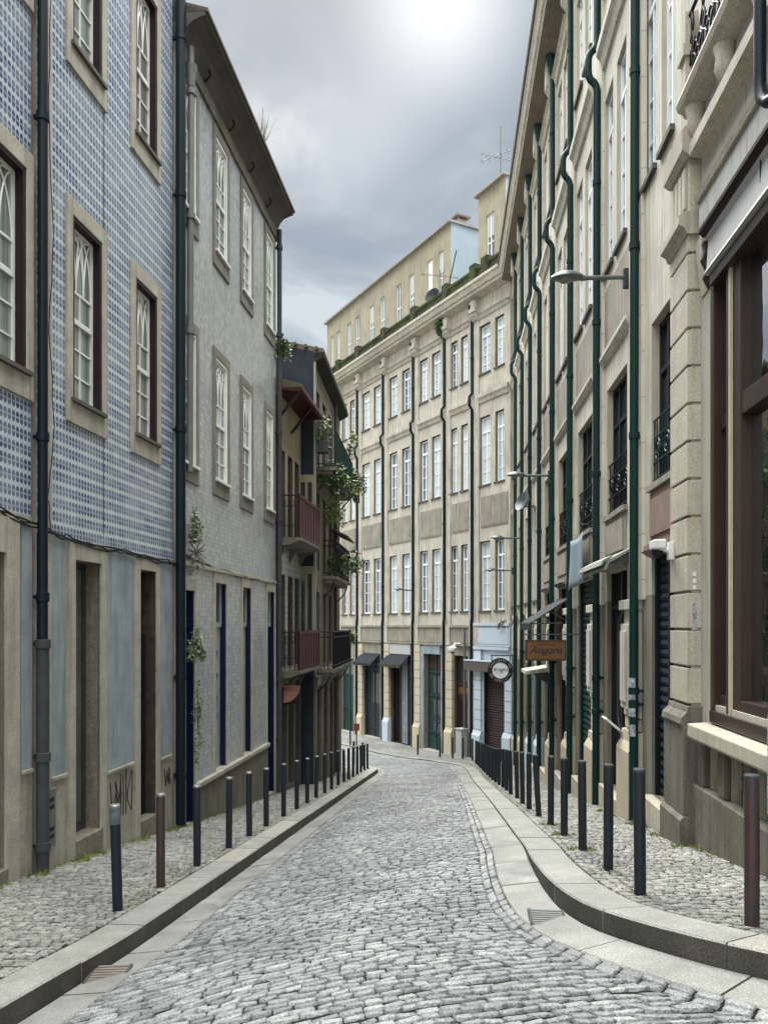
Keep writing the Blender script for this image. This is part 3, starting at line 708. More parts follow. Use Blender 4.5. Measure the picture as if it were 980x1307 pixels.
# nearest house
F0b = Fac(-4.806, .132, 'L', 7.2, -2.8)
x0 = F0b.x
W0 = [(x0(7.72), .84, 2.64, 2.1), (x0(7.72), .84, 6.74, 2.2), (x0(5.9), .84, 2.64, 2.1), (x0(4.1), .84, 2.64, 2.1)]
D0 = [(x0(7.78), x0(7.1), -2.42, .72, .30, .22, .36), (x0(5.9), x0(5.2), -2.2, .72, .3, .2, .3)]
house0 = blue_house(F0b, -3., 8.26, 'tiled_house', 'house in deeper blue tiles before the first dark drainpipe, nearest the camera', 'tile_deep', 12.2, 1.14, W0, D0, [(x0(8.22), x0(8.05), -1.5, 1.1)], 0)
d = D0[0]; dr = MB(); dr.box(d[0], d[1], -.34, -.30, d[2], d[3]); do = part('door', dr, MT['navy_door'], house0)
mb = MB(); mb.box(d[0]+.04, d[0]+.1, -.30, -.28, d[2], d[3]); part('frame', mb, MT['teal'], do)
d = D0[1]; dr = MB(); dr.box(d[0], d[1], -.34, -.30, d[2], d[3]); part('door', dr, MT['navy_door'], house0)
# drainpipes
pipe(house1, F0, 8.33, [(.10, 12.4), (.10, -.22)], .052, 'navy', brk=(9., 5.4, 2.0, .30))
pipe(house1, F0, 8.33, [(.10, -.16), (.10, -2.62)], .066, 'grey_iron', brk=(-.2, -1.4, -2.35), rb=1.22)
pipe(house1, F0, 12.02, [(.12, 12.4), (.12, -3.05)], .076, 'navy', brk=(9., 6.6, 3., -.8, -2.3), rb=1.15)
# ---- grey tiled house
F2 = Fac(-4.495, .113, 'L', 12.1, -3.3)
x2 = F2.x
house2 = F2.building('tiled_house', 'house in worn grey tiles with a dark curved eave, after the blue tiled houses', 'house')
Yw = [(12.405, .60), (13.995, .66), (15.575, .62), (17.305, .60)]
wins = [(x2(Y), w, z0, h) for Y, w in Yw for z0, h in ((2.56, 2.13), (6.56, 2.0))]
ops = [(a-w/2, a+w/2, z, z+h, .16) for a, w, z, h in wins]
xa, xb3 = x2(17.93), x2(12.06)
mb = MB(); wall_open(mb, xa, xb3, 1.0, 9.0, ops, 0, 0, 1); shell(mb, xa, xb3, -5, 9.3, 6, 1)
part('wall', mb, [MT['tile_grey'], MT['granite']], house2)
for a, w, z, h in wins: sash_window(house2, a, z, w, h, 'white', 'b', random.choice(['curtain', 'curtain_b', 'curtain_b', 'curtain']), top=.16, wide=.11, deep=.035)
dd = [(x2(12.62), x2(12.22), -3.16, .55), (x2(14.26), x2(13.66), -2.55, .74), (x2(15.85), x2(15.27), -2.55, .74), (x2(17.72), x2(17.10), -3.75, .74)]
mb = MB(); wall_open(mb, xa, xb3, -5, .93, [(*q, .14) for q in dd], .004, 0, 1); part('ground_floor', mb, [MT['tile_grey'], MT['granite']], house2)
mb = MB(); 
for q in dd: door_surround(mb, q[0], q[1], q[2]-.1, q[3], .085, .20, .035)
mb.box(xa, xb3, -.02, .05, .93, .995); part('door_surround', mb, MT['granite'], house2, bevel=.006)
mb = MB(); mb.box(x2(17.02), x2(12.70), -.02, .06, -5, -2.63); part('plinth', mb, MT['granite_dark'], house2)
mb = MB(); mb.box(x2(17.06), x2(12.66), -.02, .10, -2.63, -2.555); part('plinth_ledge', mb, MT['granite'], house2, bevel=.008)
for i, q in enumerate(dd):
    mb = MB(); mb.box(q[0], q[1], -.14, -.09, q[2], -.03); do = part('door', mb, MT['navy_door' if i in (0, 3) else 'grey_door'], house2)
    mb = MB(); mb.box(q[0]+.04, q[1]-.04, -.13, -.10, .06, q[3]-.03); part('transom_pane', mb, MT['glass_dark'], do)
    mb = MB(); mb.box(q[0], q[1], -.14, -.06, -.03, .05); mb.box(q[0], q[0]+.04, -.14, -.06, .05, q[3]); mb.box(q[1]-.04, q[1], -.14, -.06, .05, q[3]); part('transom_frame', mb, MT['grey_door' if i else 'navy_door'], do)
    mb = MB(); mb.box(q[0]-.002, q[0]+.035, -.085, .01, q[2]+.01, q[3]-.01); part('jamb', mb, MT['navy_door'], do)
for q, z in ((dd[0], -1.95), (dd[3], -2.35)):
    mb = MB(); mb.lathe([(.012, 0), (.03, .012), (.034, .03), (.02, .05)], 10, 0, (0, 0, 0)); kn = part('door_knob', mb, MT['white'], house2, loc=(q[1]-.10, -.085, z), smooth=True); kn.rotation_euler = (R(-90), 0, 0)
strokes(F2, [[(.2,1),(.7,.9),(.3,.7),(.75,.6),(.3,.42),(.7,.3),(.5,.1)],[(.5,0),(.8,.08)]], 13.68, -1.7, .5, 1.35, .022, 'graffiti_blue', house2, -.085)
strokes(F2, [[(.3,1),(.6,.8),(.3,.6),(.6,.4),(.4,.2)]], 15.30, -2.4, .48, 1., .018, 'graffiti_blue', house2, -.085)
# cornice: flat band, dark cove and roof edge
mb = MB(); mb.box(xa-.02, xb3, -.02, .05, 8.78, 9.0, 0); part('frieze', mb, MT['granite_dark'], house2)
mb = MB()
prof = [(.0, 9.0), (.03, 9.0), (.05, 9.09), (.10, 9.20), (.19, 9.29), (.32, 9.345), (.40, 9.36), (.40, 9.44), (-1., 9.9), (-1., 9.0)]
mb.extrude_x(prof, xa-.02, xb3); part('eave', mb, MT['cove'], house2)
mb = MB(); mb.extrude_x([(.40, 9.42), (.44, 9.42), (.44, 9.47), (-3, 10.6), (-6.1, 9.4), (-6.1, 9.3)], xa-.04, xb3); part('roof', mb, MT['roof_tile'], house2)
for Y in (13.0, 14.3, 15.6, 16.9):
    mb = MB(); x = x2(Y); mb.tube([(x, .03, 9.02), (x, .10, 9.04), (x, .16, 9.12), (x, .13, 9.2)], .022, 6); part('gutter_hook', mb, MT['black'], house2)
pipe(house2, F2, 12.28, [(.09, 9.05), (.09, 8.7), (.09, 8.3), (.07, 2.4)], .05, 'grey_pipe', brk=(8.35, 6.4, 4.6), rb=1.5)
mb = MB(); mb.lathe([(.06, 0), (.075, .16), (.10, .34)], 12, 0, (x2(12.28), .09, 8.42)); part('hopper', mb, MT['grey_pipe'], house2, smooth=True)
pipe(house2, F2, 17.86, [(.10, 9.0), (.10, -3.8)], .055, 'grey_iron', brk=(8.6, 6.6, 4.4, 2.4, .9, -1.2, -2.6), rb=1.35)
# meter plate and cables on the blue house
e = empty('meter_plate', tuple(F0.W(wx(8.53), .05, -2.4)), F0.rz, 'slotted grey metal meter plate low on the wall behind the first drainpipe', 'meter box')
mb = MB(); mb.box(-.09, .09, 0, .03, -.01, .62); part('plate', mb, MT['grey_pipe'], e, bevel=.006)
for z in (.08, .16, .40, .48): mb = MB(); mb.box(-.05, .05, .028, .034, z, z+.045); part('slot', mb, MT['black'], e)
cp = [F0.W(F0.x(Y), .05, z) for Y, z in ((7.0, 1.16), (7.7, 1.13), (8.3, 1.06), (8.9, 1.00), (9.6, .965), (10.3, .985), (11., .95), (11.7, .955), (12.05, .93))]
rough_cable('cable', cp, .010, 'black', 'bundle of black cables along the bottom edge of the blue tiles')
cp = [F0.W(F0.x(Y), .06, z) for Y, z in ((8.5, 9.), (8.57, 7.2), (8.5, 5.6), (8.6, 4.3), (8.52, 3.2), (8.62, 2.2), (8.5, 1.4), (8.56, 1.0))]
rough_cable('cable', cp, .005, 'black', 'thin black cable hanging down the stone strip beside the first drainpipe', strands=1, sag=0)
cp = [F2.W(F2.x(Y), .04, z) for Y, z in ((12.2, 1.1), (13.1, 1.03), (14.2, .99), (15.6, .96), (16.8, .98), (17.85, .97))]
rough_cable('cable', cp, .010, 'black', 'dark cable along the bottom edge of the grey tiles', strands=2)

# ================================================================== the narrow houses beyond: red balconies, then slate gable
F3 = Fac(-4.44, .11, 'L', 18.0, -4.0)
x3 = F3.x; Ya, Yb = 17.98, 20.55
house3 = F3.building('balcony_house', 'narrow old house with two oxblood red balconies and a red roof edge', 'house')
ops3 = []
for z0, h in ((2.05, 2.1), (-1.0, 2.2)):
    for Yc in (18.55, 19.35, 20.1): ops3.append((x3(Yc)-.25, x3(Yc)+.25, z0, z0+h, .12))
gops = [(x3(19.0), x3(18.3), -3.85, -1.4, .15), (x3(19.75), x3(19.15), -3.95, -1.4, .15), (x3(20.45), x3(19.9), -4.05, -1.4, .15)]
mb = MB()
wall_open(mb, x3(Yb), x3(Ya), 1.95, 5.5, ops3[:3], 0, 0, 3); wall_open(mb, x3(Yb), x3(Ya), -1.1, 1.95, ops3[3:], 0, 1, 3); wall_open(mb, x3(Yb), x3(Ya), -5.2, -1.1, gops, 0, 2, 3)
shell(mb, x3(Yb), x3(Ya), -5.2, 5.5, 6, 0)
part('wall', mb, [MT['yellow'], MT['pale_tile'], MT['granite_dark'], MT['sill_dark']], house3)
for a, b, c, d, dp in ops3+gops:
    mb = MB(); mb.box(a, b, -dp-.04, -dp, c, d); do = part('door', mb, MT['glass_dark' if c > -2 else 'dark_in'], house3)
    mb = MB()
    for q in (a, (a+b)/2-.02, b-.05): mb.box(q, q+.05, -dp, -dp+.04, c, d)
    mb.box(a+.05, b-.05, -dp, -dp+.036, c+(d-c)*.72, c+(d-c)*.72+.05); part('frame', mb, MT['red' if c > -2 else 'sill_dark'], do)
mb = MB(); mb.box(x3(17.98)-.14, x3(17.98), -.02, .06, -1.4, 5.3); part('corner_board', mb, MT['red'], house3)
for z0, rail_h in ((2.03, 1.0), (-1.05, .92)):
    mb = MB(); xa3, xb4 = x3(Yb-.02), x3(Ya+.12)
    mb.extrude_x([(0, z0-.20), (.30, z0-.16), (.50, z0-.07), (.54, z0-.07), (.54, z0), (0, z0)], xa3, xb4); bal = part('balcony', mb, MT['granite_dark'], house3)
    mb = MB(); mb.box(xa3+.02, xb4-.03, .47, .50, z0+.10, z0+rail_h-.08); mb.box(xa3, xb4, .455, .52, z0+rail_h-.08, z0+rail_h); mb.box(xa3, xb4, .455, .515, z0+.02, z0+.10)
    for u in np.linspace(0, 1, 8): xx = xa3+.03+(xb4-xa3-.09)*u; mb.box(xx, xx+.03, .46, .508, z0+.10, z0+rail_h-.08)
    part('panel', mb, MT['red'], bal)
    for xe in (xb4-.02, xa3+.02):  # open iron end railing
        mb = MB()
        mb.tube([(xe, .0, z0+rail_h-.03), (xe, .48, z0+rail_h-.03)], .016, 6); mb.tube([(xe, 0, z0+.28), (xe, .48, z0+.28)], .009, 5); mb.tube([(xe, 0, z0+rail_h-.28), (xe, .48, z0+rail_h-.28)], .009, 5)
        for u in (.04, .16, .28, .40): mb.tube([(xe, u, z0), (xe, u, z0+rail_h)], .009, 5)
        for u in (.10, .22, .34): mb.tube([(xe, u+.05*math.cos(t), z0+.8*rail_h+.07*math.sin(t)) for t in np.linspace(0, 6.28, 9)], .006, 4)
        part('railing', mb, MT['black'], bal)
    for xx in (xb4-.15, (xa3+xb4)/2, xa3+.15):
        mb = MB(); mb.extrude_x([(0, z0-.5), (.05, z0-.42), (.14, z0-.25), (.36, z0-.17), (0, z0-.17)], xx-.05, xx+.05)
        part('bracket', mb, MT['granite_dark'], bal)
mb = MB(); mb.extrude_x([(.56, 5.46), (.56, 5.54), (-3, 6.5), (-6.1, 5.6), (-6.1, 5.45), (0, 5.45)], x3(Yb), x3(Ya)); part('roof', mb, MT['roof_tile'], house3)
mb = MB(); mb.extrude_x([(.52, 5.36), (.60, 5.39), (.60, 5.47), (0, 5.455), (0, 5.40)], x3(Yb), x3(Ya)-.001); part('eave', mb, MT['red'], house3)
for xx in (x3(Ya)-.08, x3(19.4)):
    mb = MB(); mb.tube([(xx, .02, 4.75), (xx, .50, 5.37)], .035, 6); part('eave_brace', mb, MT['maroon'], house3)
# quarter-round shop sign standing out from the wall
e = empty('shop_sign', tuple(F3.W(x3(18.42), .04, -1.80)), F3.rz, 'salmon quarter-round shop sign with a small dark number below the lower red balcony', 'sign')
mb = MB(); r_ = .36
pts = [(0, 0)]+[(r_*math.cos(t), -r_*math.sin(t)) for t in np.linspace(0, math.pi/2, 14)]
pts = [(y+.02, z+.36) for y, z in pts]; mb.extrude_x(pts, -.02, .02); part('panel', mb, MT['pink'], e)
mb = MB(); arc_ = [(.0, .02+r_*math.cos(t), .36-r_*math.sin(t)) for t in np.linspace(0, math.pi/2, 14)]; mb.tube(arc_, .026, 6); mb.box(-.012, .012, -.02, .40, .36, .385); part('rim', mb, MT['pink'], e)
mb = MB(); mb.box(-.03, -.025, .02, .40, -.06, .2); part('backing', mb, MT['maroon'], e)
o = link('number', text_mesh('A2', .125, 0, .002), e, (.022, .085, .30)); o.rotation_euler = (R(90), 0, R(90))
o = link('lettering', text_mesh('PORTO\nTOURS', .055, 0, .002), e, (.022, .255, .30)); o.rotation_euler = (R(90), 0, R(90))

F4 = Fac(-3.08, .0600, 'L', 20.6, -4.3)
x4 = F4.x; Ya, Yb = 20.58, 26.5
house4 = F4.building('gabled_house', 'dark old house with a slate blue gable and overgrown green balconies', 'house')
mb = MB(); ops4 = []
for z0, h in ((4.35, 2.0), (1.5, 2.1), (-1.1, 2.0)):
    for Yc in (21.3, 22.6, 23.9, 25.3): ops4.append((x4(Yc)-.36, x4(Yc)+.36, z0, z0+h, .12))
gops = [(x4(Yc)-.42, x4(Yc)+.42, -4.9, -1.75, .2) for Yc in (21.3, 22.6, 23.9, 25.3)]
wall_open(mb, x4(Yb), x4(Ya), -5.6, 7.2, ops4+gops, 0, 0, 1); shell(mb, x4(Yb), x4(Ya), -5.6, 7.2, 6, 2, True)
mb.poly([(x4(Ya),0,7.2),(x4(Ya),-3,7.75),(x4(Ya),-6,7.2)], 2); mb.poly([(x4(Yb),0,7.2),(x4(Yb),-3,7.75),(x4(Yb),-6,7.2)], 2)
part('wall', mb, [MT['old_wall'], MT['sill_dark'], MT['slate']], house4)
mb = MB(); mb.box(x4(Yb), x4(Ya), .0, .02, -5.6, -1.45)
for a in [q[:2] for q in gops]: pass
for i, q in enumerate(sorted(gops)):
    pass
mb = MB()
edges = [x4(Yb)]+[v for q in sorted(gops) for v in q[:2]]+[x4(Ya)]
for i in range(0, len(edges), 2): mb.box(edges[i], edges[i+1], .0, .05, -5.6, -1.45)
mb.box(x4(Yb), x4(Ya), .001, .12, -1.6, -1.35); part('shopfront', mb, MT['granite_dark'], house4)
for a, b, c, d, dp in ops4+gops:
    mb = MB(); mb.box(a, b, -dp-.04, -dp, c, d); do = part('window' if c > -2 else 'door', mb, MT['glass_dark' if c > -2 else 'dark_in'], house4)
    mb = MB()
    for q in (a, (a+b)/2-.025, b-.05): mb.box(q, q+.05, -dp, -dp+.04, c, d)
    mb.box(a+.05, b-.05, -dp, -dp+.036, c+(d-c)*.7, c+(d-c)*.7+.05); part('frame', mb, MT['cream_dirty' if c > -2 else 'maroon'], do)
mb = MB(); mb.extrude_x([(.26, 7.18), (.26, 7.27), (-3, 7.95), (-6.2, 7.25), (-6.2, 7.15), (0, 7.15)], x4(Yb), x4(Ya)-.002); roof4 = part('roof', mb, MT['roof_tile'], house4)
mb = MB()
for i in range(22): u = -5.8+i*.28; mb.tube([(x4(Ya)-.25, u, 7.25+.70*(1-abs(u+3)/3.1)+.02), (x4(Ya)+.10, u, 7.25+.70*(1-abs(u+3)/3.1)+.0)], .045, 8)
part('verge_tile', mb, MT['roof_tile'], roof4)
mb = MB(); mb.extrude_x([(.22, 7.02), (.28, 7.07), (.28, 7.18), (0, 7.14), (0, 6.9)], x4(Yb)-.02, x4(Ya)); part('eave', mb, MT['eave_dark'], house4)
for z0, z1 in ((-.95, 1.55), (2.2, 3.95)):
    mb = MB(); mb.box(x4(Ya), x4(Ya)+.03, -.42, .0, z0, z1); sg = part('side_window', mb, MT['yellow'], house4)
    mb = MB(); mb.box(x4(Ya)+.03, x4(Ya)+.036, -.36, -.22, z0+.1, z1-.2); mb.box(x4(Ya)+.03, x4(Ya)+.036, -.15, -.04, z0+.1, z1-.2); part('pane', mb, MT['glass_dark'], sg)
mb = MB(); mb.box(x4(Ya)-.14, x4(Ya), .0, .05, -1.35, 7.0); part('corner_strip', mb, MT['cream_dirty'], house4)
mb = MB(); mb.tube([(x4(24.6), .09, 7.0), (x4(24.6), .09, -4.6)], .05, 8); part('drainpipe', mb, MT['grey_iron'], house4, smooth=True)
def iron_balcony(z0, Y0, Y1, outp, mat):
    xa5, xb5 = x4(Y1), x4(Y0)
    mb = MB(); mb.box(xa5, xb5, 0, outp, z0-.10, z0); mb.box(xa5+.05, xb5-.05, 0, outp-.1, z0-.20, z0-.10); b = part('balcony', mb, MT['granite_dark'], house4)
    mb = MB()
    for k in range(int((xb5-xa5)/.12)+1): xx = xa5+.02+k*.12; mb.tube([(xx, outp-.03, z0), (xx, outp-.03, z0+1.)], .010, 5)
    for xe in (xa5+.02, xb5-.02):
        for u in np.arange(.06, outp-.05, .12): mb.tube([(xe, u, z0), (xe, u, z0+1.)], .010, 5)
        for zz in (z0+.08, z0+.85, z0+1.): mb.tube([(xe, 0, zz), (xe, outp-.03, zz)], .015, 6)
    for zz in (z0+.08, z0+.85, z0+1.): mb.tube([(xa5, outp-.03, zz), (xb5, outp-.03, zz)], .016, 6)
    part('railing', mb, MT[mat], b)
    mb = MB()
    for xx in (xa5+.12, xb5-.12):
        mb = MB(); mb.tube([(xx, outp-.08, z0-.12), (xx, .25, z0-.38), (xx, .02, z0-.62)], .022, 6)
        part('bracket', mb, MT['black'], b)
iron_balcony(4.25, 21.0, 25.6, .55, 'teal')
iron_balcony(1.40, 22.2, 25.8, .42, 'black')
iron_balcony(-1.18, 21.2, 25.9, .46, 'black')
mb = MB(); mb.extrude_x([(.02, 2.95), (.50, 2.72), (.52, 2.76), (.02, 3.0)], x4(26.2), x4(24.2)); part('lean_to_roof', mb, MT['roof_tile'], house4)
# ================================================================== long office block with green pipes (shop side of the street)
FR = Fac(2.70, .079, 'R', 10.74, -2.5)
xr_ = FR.x
block = FR.building('office_block', 'long cream office block lined with bottle green drainpipes along the shop side of the street', 'building')
PIPES = [10.74, 13.45, 16.35, 19.1, 21.75, 24.2, 26.75, 29.3]
ENDS = PIPES + [31.62]
Z1, Z2, Z3 = 10.75, 5.93, .7
ROWS = [(10.75, 2.05), (5.93, 2.95)]
YA, YB = 9.0, 31.6
bays = [(PIPES[i], ENDS[i+1]) for i in range(len(PIPES))]
wins = []; mez = []; shops = []; upper3 = []
for i, (p, q) in enumerate(bays):
    s = (q-p)/2.72
    for z0, h in ROWS:
        for u in (1.0, 1.93): wins.append((xr_(p+(u+.33)*s), .66*s, z0, h))
    a, b = p+.95*s, p+2.42*s
    if i <= 3: mez.append((xr_(a), xr_(b), 1.80, 3.92))
    else:
        for u in (1.0, 1.93): wins.append((xr_(p+(u+.33)*s), .66*s, .75, 2.85))
    shops.append((xr_(a), xr_(b), float(zr((a+b)/2))-.02+.30, .86 if i < 4 else -.9))
# half bay beside the near shop
for z0, h in ROWS: wins.append((xr_(10.42), .66, z0, h)); wins.append((xr_(9.56), .5, z0, h))
mez.append((xr_(9.05), xr_(10.3), 1.82, 3.95)); shops.append((xr_(9.05), xr_(10.3), -2.22, .93))
ops = [(a-w/2, a+w/2, z, z+h, .2) for a, w, z, h in wins]+[(a, b, c, d, .24) for a, b, c, d in mez]+[(a, b, c, d, .26) for a, b, c, d in shops]
mb = MB(); wall_open(mb, xr_(YA), xr_(YB), .4, 14.0, [q for q in ops], 0, 0, 1); shell(mb, xr_(YA), xr_(YB), -7, 14.3, 5, 0)
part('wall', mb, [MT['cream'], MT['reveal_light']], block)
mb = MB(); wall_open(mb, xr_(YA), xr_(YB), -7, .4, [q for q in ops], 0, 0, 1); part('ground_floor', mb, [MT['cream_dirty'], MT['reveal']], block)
for a, w, z, h in wins: casement(block, a, z, w, h, .11, pane='glass_sky' if a < xr_(13.6) else random.choice(['sky_curtain_far', 'far_b', 'far_c']))
# mezzanine windows with iron guards
for i, (a, b, c, d) in enumerate(mez):
    mb = MB(); mb.box(a-.04, b+.04, -.22, .07, c-.08, c); wn_ = part('window', mb, MT['cream_dirty'], block)
    mb = MB(); mb.box(a, b, -.17, -.14, c, d); part('pane', mb, MT['glass_dark'], wn_)
    mb = MB()
    for q in (a, a+(b-a)*.33, a+(b-a)*.66, b-.06): mb.box(q, q+.06, -.14, -.10, c, d)
    mb.box(a, b, -.14, -.102, c+1.45, c+1.52); mb.box(a, b, -.14, -.105, c, c+.07); mb.box(a, b, -.14, -.105, d-.07, d); part('frame', mb, MT['black' if i % 4 != 2 else 'maroon'], wn_)
    mb = MB()
    for zz in (.08, .30, .62, .85): mb.tube([(a, -.03, c+zz), (b, -.03, c+zz)], .014, 5)
    for u in np.arange(a+.06, b, .13): mb.tube([(u, -.03, c), (u, -.03, c+.85)], .008, 4)
    for u in np.linspace(a+.2, b-.2, 3): mb.tube([(u+.13*math.cos(t), -.028, c+.46+.13*math.sin(t)) for t in np.linspace(0, 6.28, 11)], .012, 4); mb.tube([(u+.06*math.cos(t), -.028, c+.46+.06*math.sin(t)) for t in np.linspace(0, 6.28, 9)], .012, 4)
    part('guard', mb, MT['black' if i < 4 else 'teal'], wn_)
    mb = MB(); mb.box(a+.02, b-.02, .0, .03, 1.05, 1.72); mb.box(a+.1, b-.1, .03, .055, 1.15, 1.62); mb.box(a-.02, b+.02, 0, .10, .95, 1.04); mb.extrude_x([(.0, .88), (.06, .90), (.14, .96), (0, 1.0)], a, b)
    part('spandrel', mb, MT['cream_dirty' if i < 4 else 'spandrel_red'], block)
# piers, mouldings, panels
for i, p in enumerate(PIPES):
    mb = MB()
    q = ENDS[i+1]; a, b = xr_(p)-.12, xr_(p)+.62
    mb.box(a, b, -.02, .05, .35, 13.3)
    s0, s1 = b, xr_(q)-.14
    for prof in ([(0, 13.05), (.06, 13.07), (.10, 13.21), (.16, 13.25), (0, 13.29)], [(0, 9.42), (.05, 9.44), (.09, 9.58), (.15, 9.66), (.15, 9.80), (0, 9.84)], [(0, 4.36), (.05, 4.38), (.10, 4.46), (.10, 4.52), (0, 4.56)]):
        mp = MB(); mp.extrude_x(prof, s0+.01, s1); part('moulding', mp, MT['cream'], block)
    mq = MB(); mq.box(s0+.04, s1-.02, 0, .012, 4.58, 5.62); part('spandrel_panel', mq, MT['cream_dirty'], block)
    part('pier', mb, MT['cream_joint'], block)
# ground floor piers: panelled block on top, grooved shaft, flared base
for i, p in enumerate(PIPES):
    g = float(zr(p+.4)); xa_, xb_2 = xr_(p)+.08, xr_(p)+.72; white_ = i in (4, 5)
    mt = MT['white_wall'] if white_ else MT['beige']
    mb = MB(); mb.box(xa_, xb_2, -.02, .10, .40-1.7, .30); mb.box(xa_-.03, xb_2+.03, -.02, .17, .22, .36); mb.box(xa_+.10, xb_2-.10, .10, .17, -1.18, .02); mb.box(xa_+.18, xb_2-.18, .17, .20, -1.08, -.08)
    pb = part('pier_block', mb, MT['cream'], block, bevel=.01)
    mb = MB(); z = g+1.25; zt = -1.32
    while z < zt-.1:
        z1 = min(z+.43, zt); mb.box(xa_+.02, xb_2-.02, -.02, .085, z+.02, z1); mb.box(xa_+.03, xb_2-.03, -.02, .06, z-.012, z+.02, 1); z = z1  # groove shade put in as a dark strip
    part('grooved_shaft', mb, [mt, MT['sill_dark']], block)
    mb = MB(); mb.extrude_x([(0, g-.4), (.20, g-.4), (.20, g+.98), (.17, g+1.04), (.13, g+1.10), (.115, g+1.24), (0, g+1.25)], xa_-.05, xb_2+.05); part('pier_base', mb, mt, block)
# shop openings
SHOPDOOR = ['dark_in', 'teal', 'dark_in', 'dark_in', 'shutter_grey', 'dark_in', 'teal', 'dark_in', 'shutter_dark']
for i, (a, b, c, d) in enumerate(shops):
    mb = MB(); zst = c-.28
    mb.box(a, b, -.26, .14, c-2., c-.002); part('doorstep', mb, MT['near_stone'], block)
    mat = SHOPDOOR[i]; ob = -.13
    mb = MB()
    if mat in ('teal', 'shutter_dark', 'shutter_grey'):
        z = c
        while z < d-.02: mb.extrude_x([(q+ob, z+r) for q, r in ((0, 0), (.025, .012), (.045, .06), (.025, .11), (0, .118))], a, b); z += .12
        do = part('roller_shutter', mb, MT[mat], block)
        mb = MB(); mb.box(a, a+.07, ob+.04, ob+.09, c, d); mb.box(b-.07, b, ob+.04, ob+.09, c, d)
        if i == 8: mb.box((a+b)/2-.05, (a+b)/2+.05, ob+.045, ob+.08, c, d)
        part('guide', mb, MT['navy' if i == 8 else 'green'], do)
    else:
        mb.box(a, b, -.16, -.12, c, d); do = part('doorway', mb, MT['dark_in'], block)
        mb = MB()
        for q in (a, a+(b-a)*.45, b-.07): mb.box(q, q+.07, -.12, -.07, c, d)
        mb.box(a, b, -.12, -.072, d-.6, d-.54); part('door_frame', mb, MT['black'], do)
# eaves
mb = MB(); mb.extrude_x([(0, 13.88), (.46, 13.96), (.46, 14.06), (.52, 14.10), (.56, 14.24), (.60, 14.30), (.60, 14.36), (0, 14.42)], xr_(YA), xr_(YB)+.35); part('cornice', mb, MT['cream'], block)
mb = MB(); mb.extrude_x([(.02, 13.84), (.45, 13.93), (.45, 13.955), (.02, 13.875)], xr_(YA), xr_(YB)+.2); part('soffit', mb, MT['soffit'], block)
mb = MB(); mb.extrude_x([(.55, 14.36), (.64, 14.36), (.66, 14.44), (-5.1, 15.6), (-5.1, 14.3)], xr_(YA), xr_(YB)+.3); part('roof', mb, MT['roof_tile'], block)
for i, p in enumerate(PIPES):
    mb = MB(); x = xr_(p)+.30
    mb.extrude_x([(0, 13.1), (.14, 13.16), (.20, 13.26), (.24, 13.30), (.24, 13.86), (0, 13.88)], x-.17, x+.17); part('console', mb, MT['cream'], block)
    g = float(zr(p)); P_ = [(.11, 13.55), (.11, 10.02), (.125, 9.95), (.16, 9.89), (.215, 9.84), (.245, 9.78), (.255, 9.7), (.255, 9.52), (.245, 9.44), (.215, 9.37), (.16, 9.32), (.125, 9.26), (.11, 9.18), (.12, 4.0), (.13, g)]
    if i == 0: P_[0] = (.11, 13.8)
    pp = pipe(block, FR, p, P_, .061, 'green', brk=(12., 7.6, 5.2, 2.6, -.9, g+1.6), rb=1.2)
    mb = MB(); mb.lathe([(.07, 0), (.085, .06), (.085, .16), (.12, .24), (.13, .40), (.15, .42), (.15, .5)], 12, 0, (xr_(p), .12, 13.45)); part('hopper', mb, MT['green'], pp, smooth=True)
# ---- things fixed to or hanging on that wall
def at_wall(F, Y, o, z): return tuple(F.W(F.x(Y), o, z))
def street_lamp(Y, z, F, label, arm=1.07):
    e = empty('street_lamp', at_wall(F, Y, 0, z), F.rz, label, 'street lamp', 'street lamps reaching out from the walls')
    mb = MB(); mb.box(-.05, .05, .01, .10, -.16, .12); part('wall_plate', mb, MT['grey_iron'], e, bevel=.01)
    mb = MB(); mb.tube([(0, .10, 0), (0, arm*.66, .01)], .032, 10); mb.tube([(0, arm*.6, .01), (0, arm*.68, .012)], .042, 10); part('arm', mb, MT['zinc'], e, smooth=True)
    mb = MB(); V = []
    # flat oval head, domed on top, a lens below
    n = 12; ts = np.linspace(0, 1, 9); b = 0
    for t in ts:
        y = arm*.64+t*.46; w = .025+.125*math.sin(math.pi*min(1, t*.94+.06))**.7; hh = .02+.075*math.sin(math.pi*min(1, t*.9+.08))**.8
        for k in range(n):
            an = 2*math.pi*k/n; zz = math.sin(an)*(hh if math.sin(an) > 0 else hh*.35); mb.v.append((math.cos(an)*w, y, .02+zz))
    for i in range(len(ts)-1):
        for k in range(n): k2 = (k+1) % n; mb.f.append((i*n+k, i*n+k2, (i+1)*n+k2, (i+1)*n+k)); mb.m.append(0)
    mb.f.append(tuple(range(n))[::-1]); mb.m.append(0); mb.f.append(tuple((len(ts)-1)*n+k for k in range(n))); mb.m.append(0)
    hd = part('lamp_head', mb, MT['zinc'], e, smooth=True)
    mb = MB(); mb.lathe([(.02, -.05), (.08, -.035), (.10, 0)], 12, 0, (0, arm*.64+.26, 0)); ln_ = part('lens', mb, MT['lens'], hd, smooth=True); ln_.scale = (1, 1, 1)
    return e
street_lamp(11.5, 5.11, FR, 'grey wall-arm street lamp with an oval head, highest and nearest of the lamps')
street_lamp(20.0, 3.82, FR, 'grey wall-arm street lamp above the round wall dish, second from the nearest')
street_lamp(27.3, 3.03, FR, 'slim wall-arm street lamp before the far windows, third from the nearest')
e = empty('wall_dish', at_wall(FR, 24.0, .05, 3.75), FR.rz, 'round grey dish fixed on the cream wall below the second street lamp', 'dish')
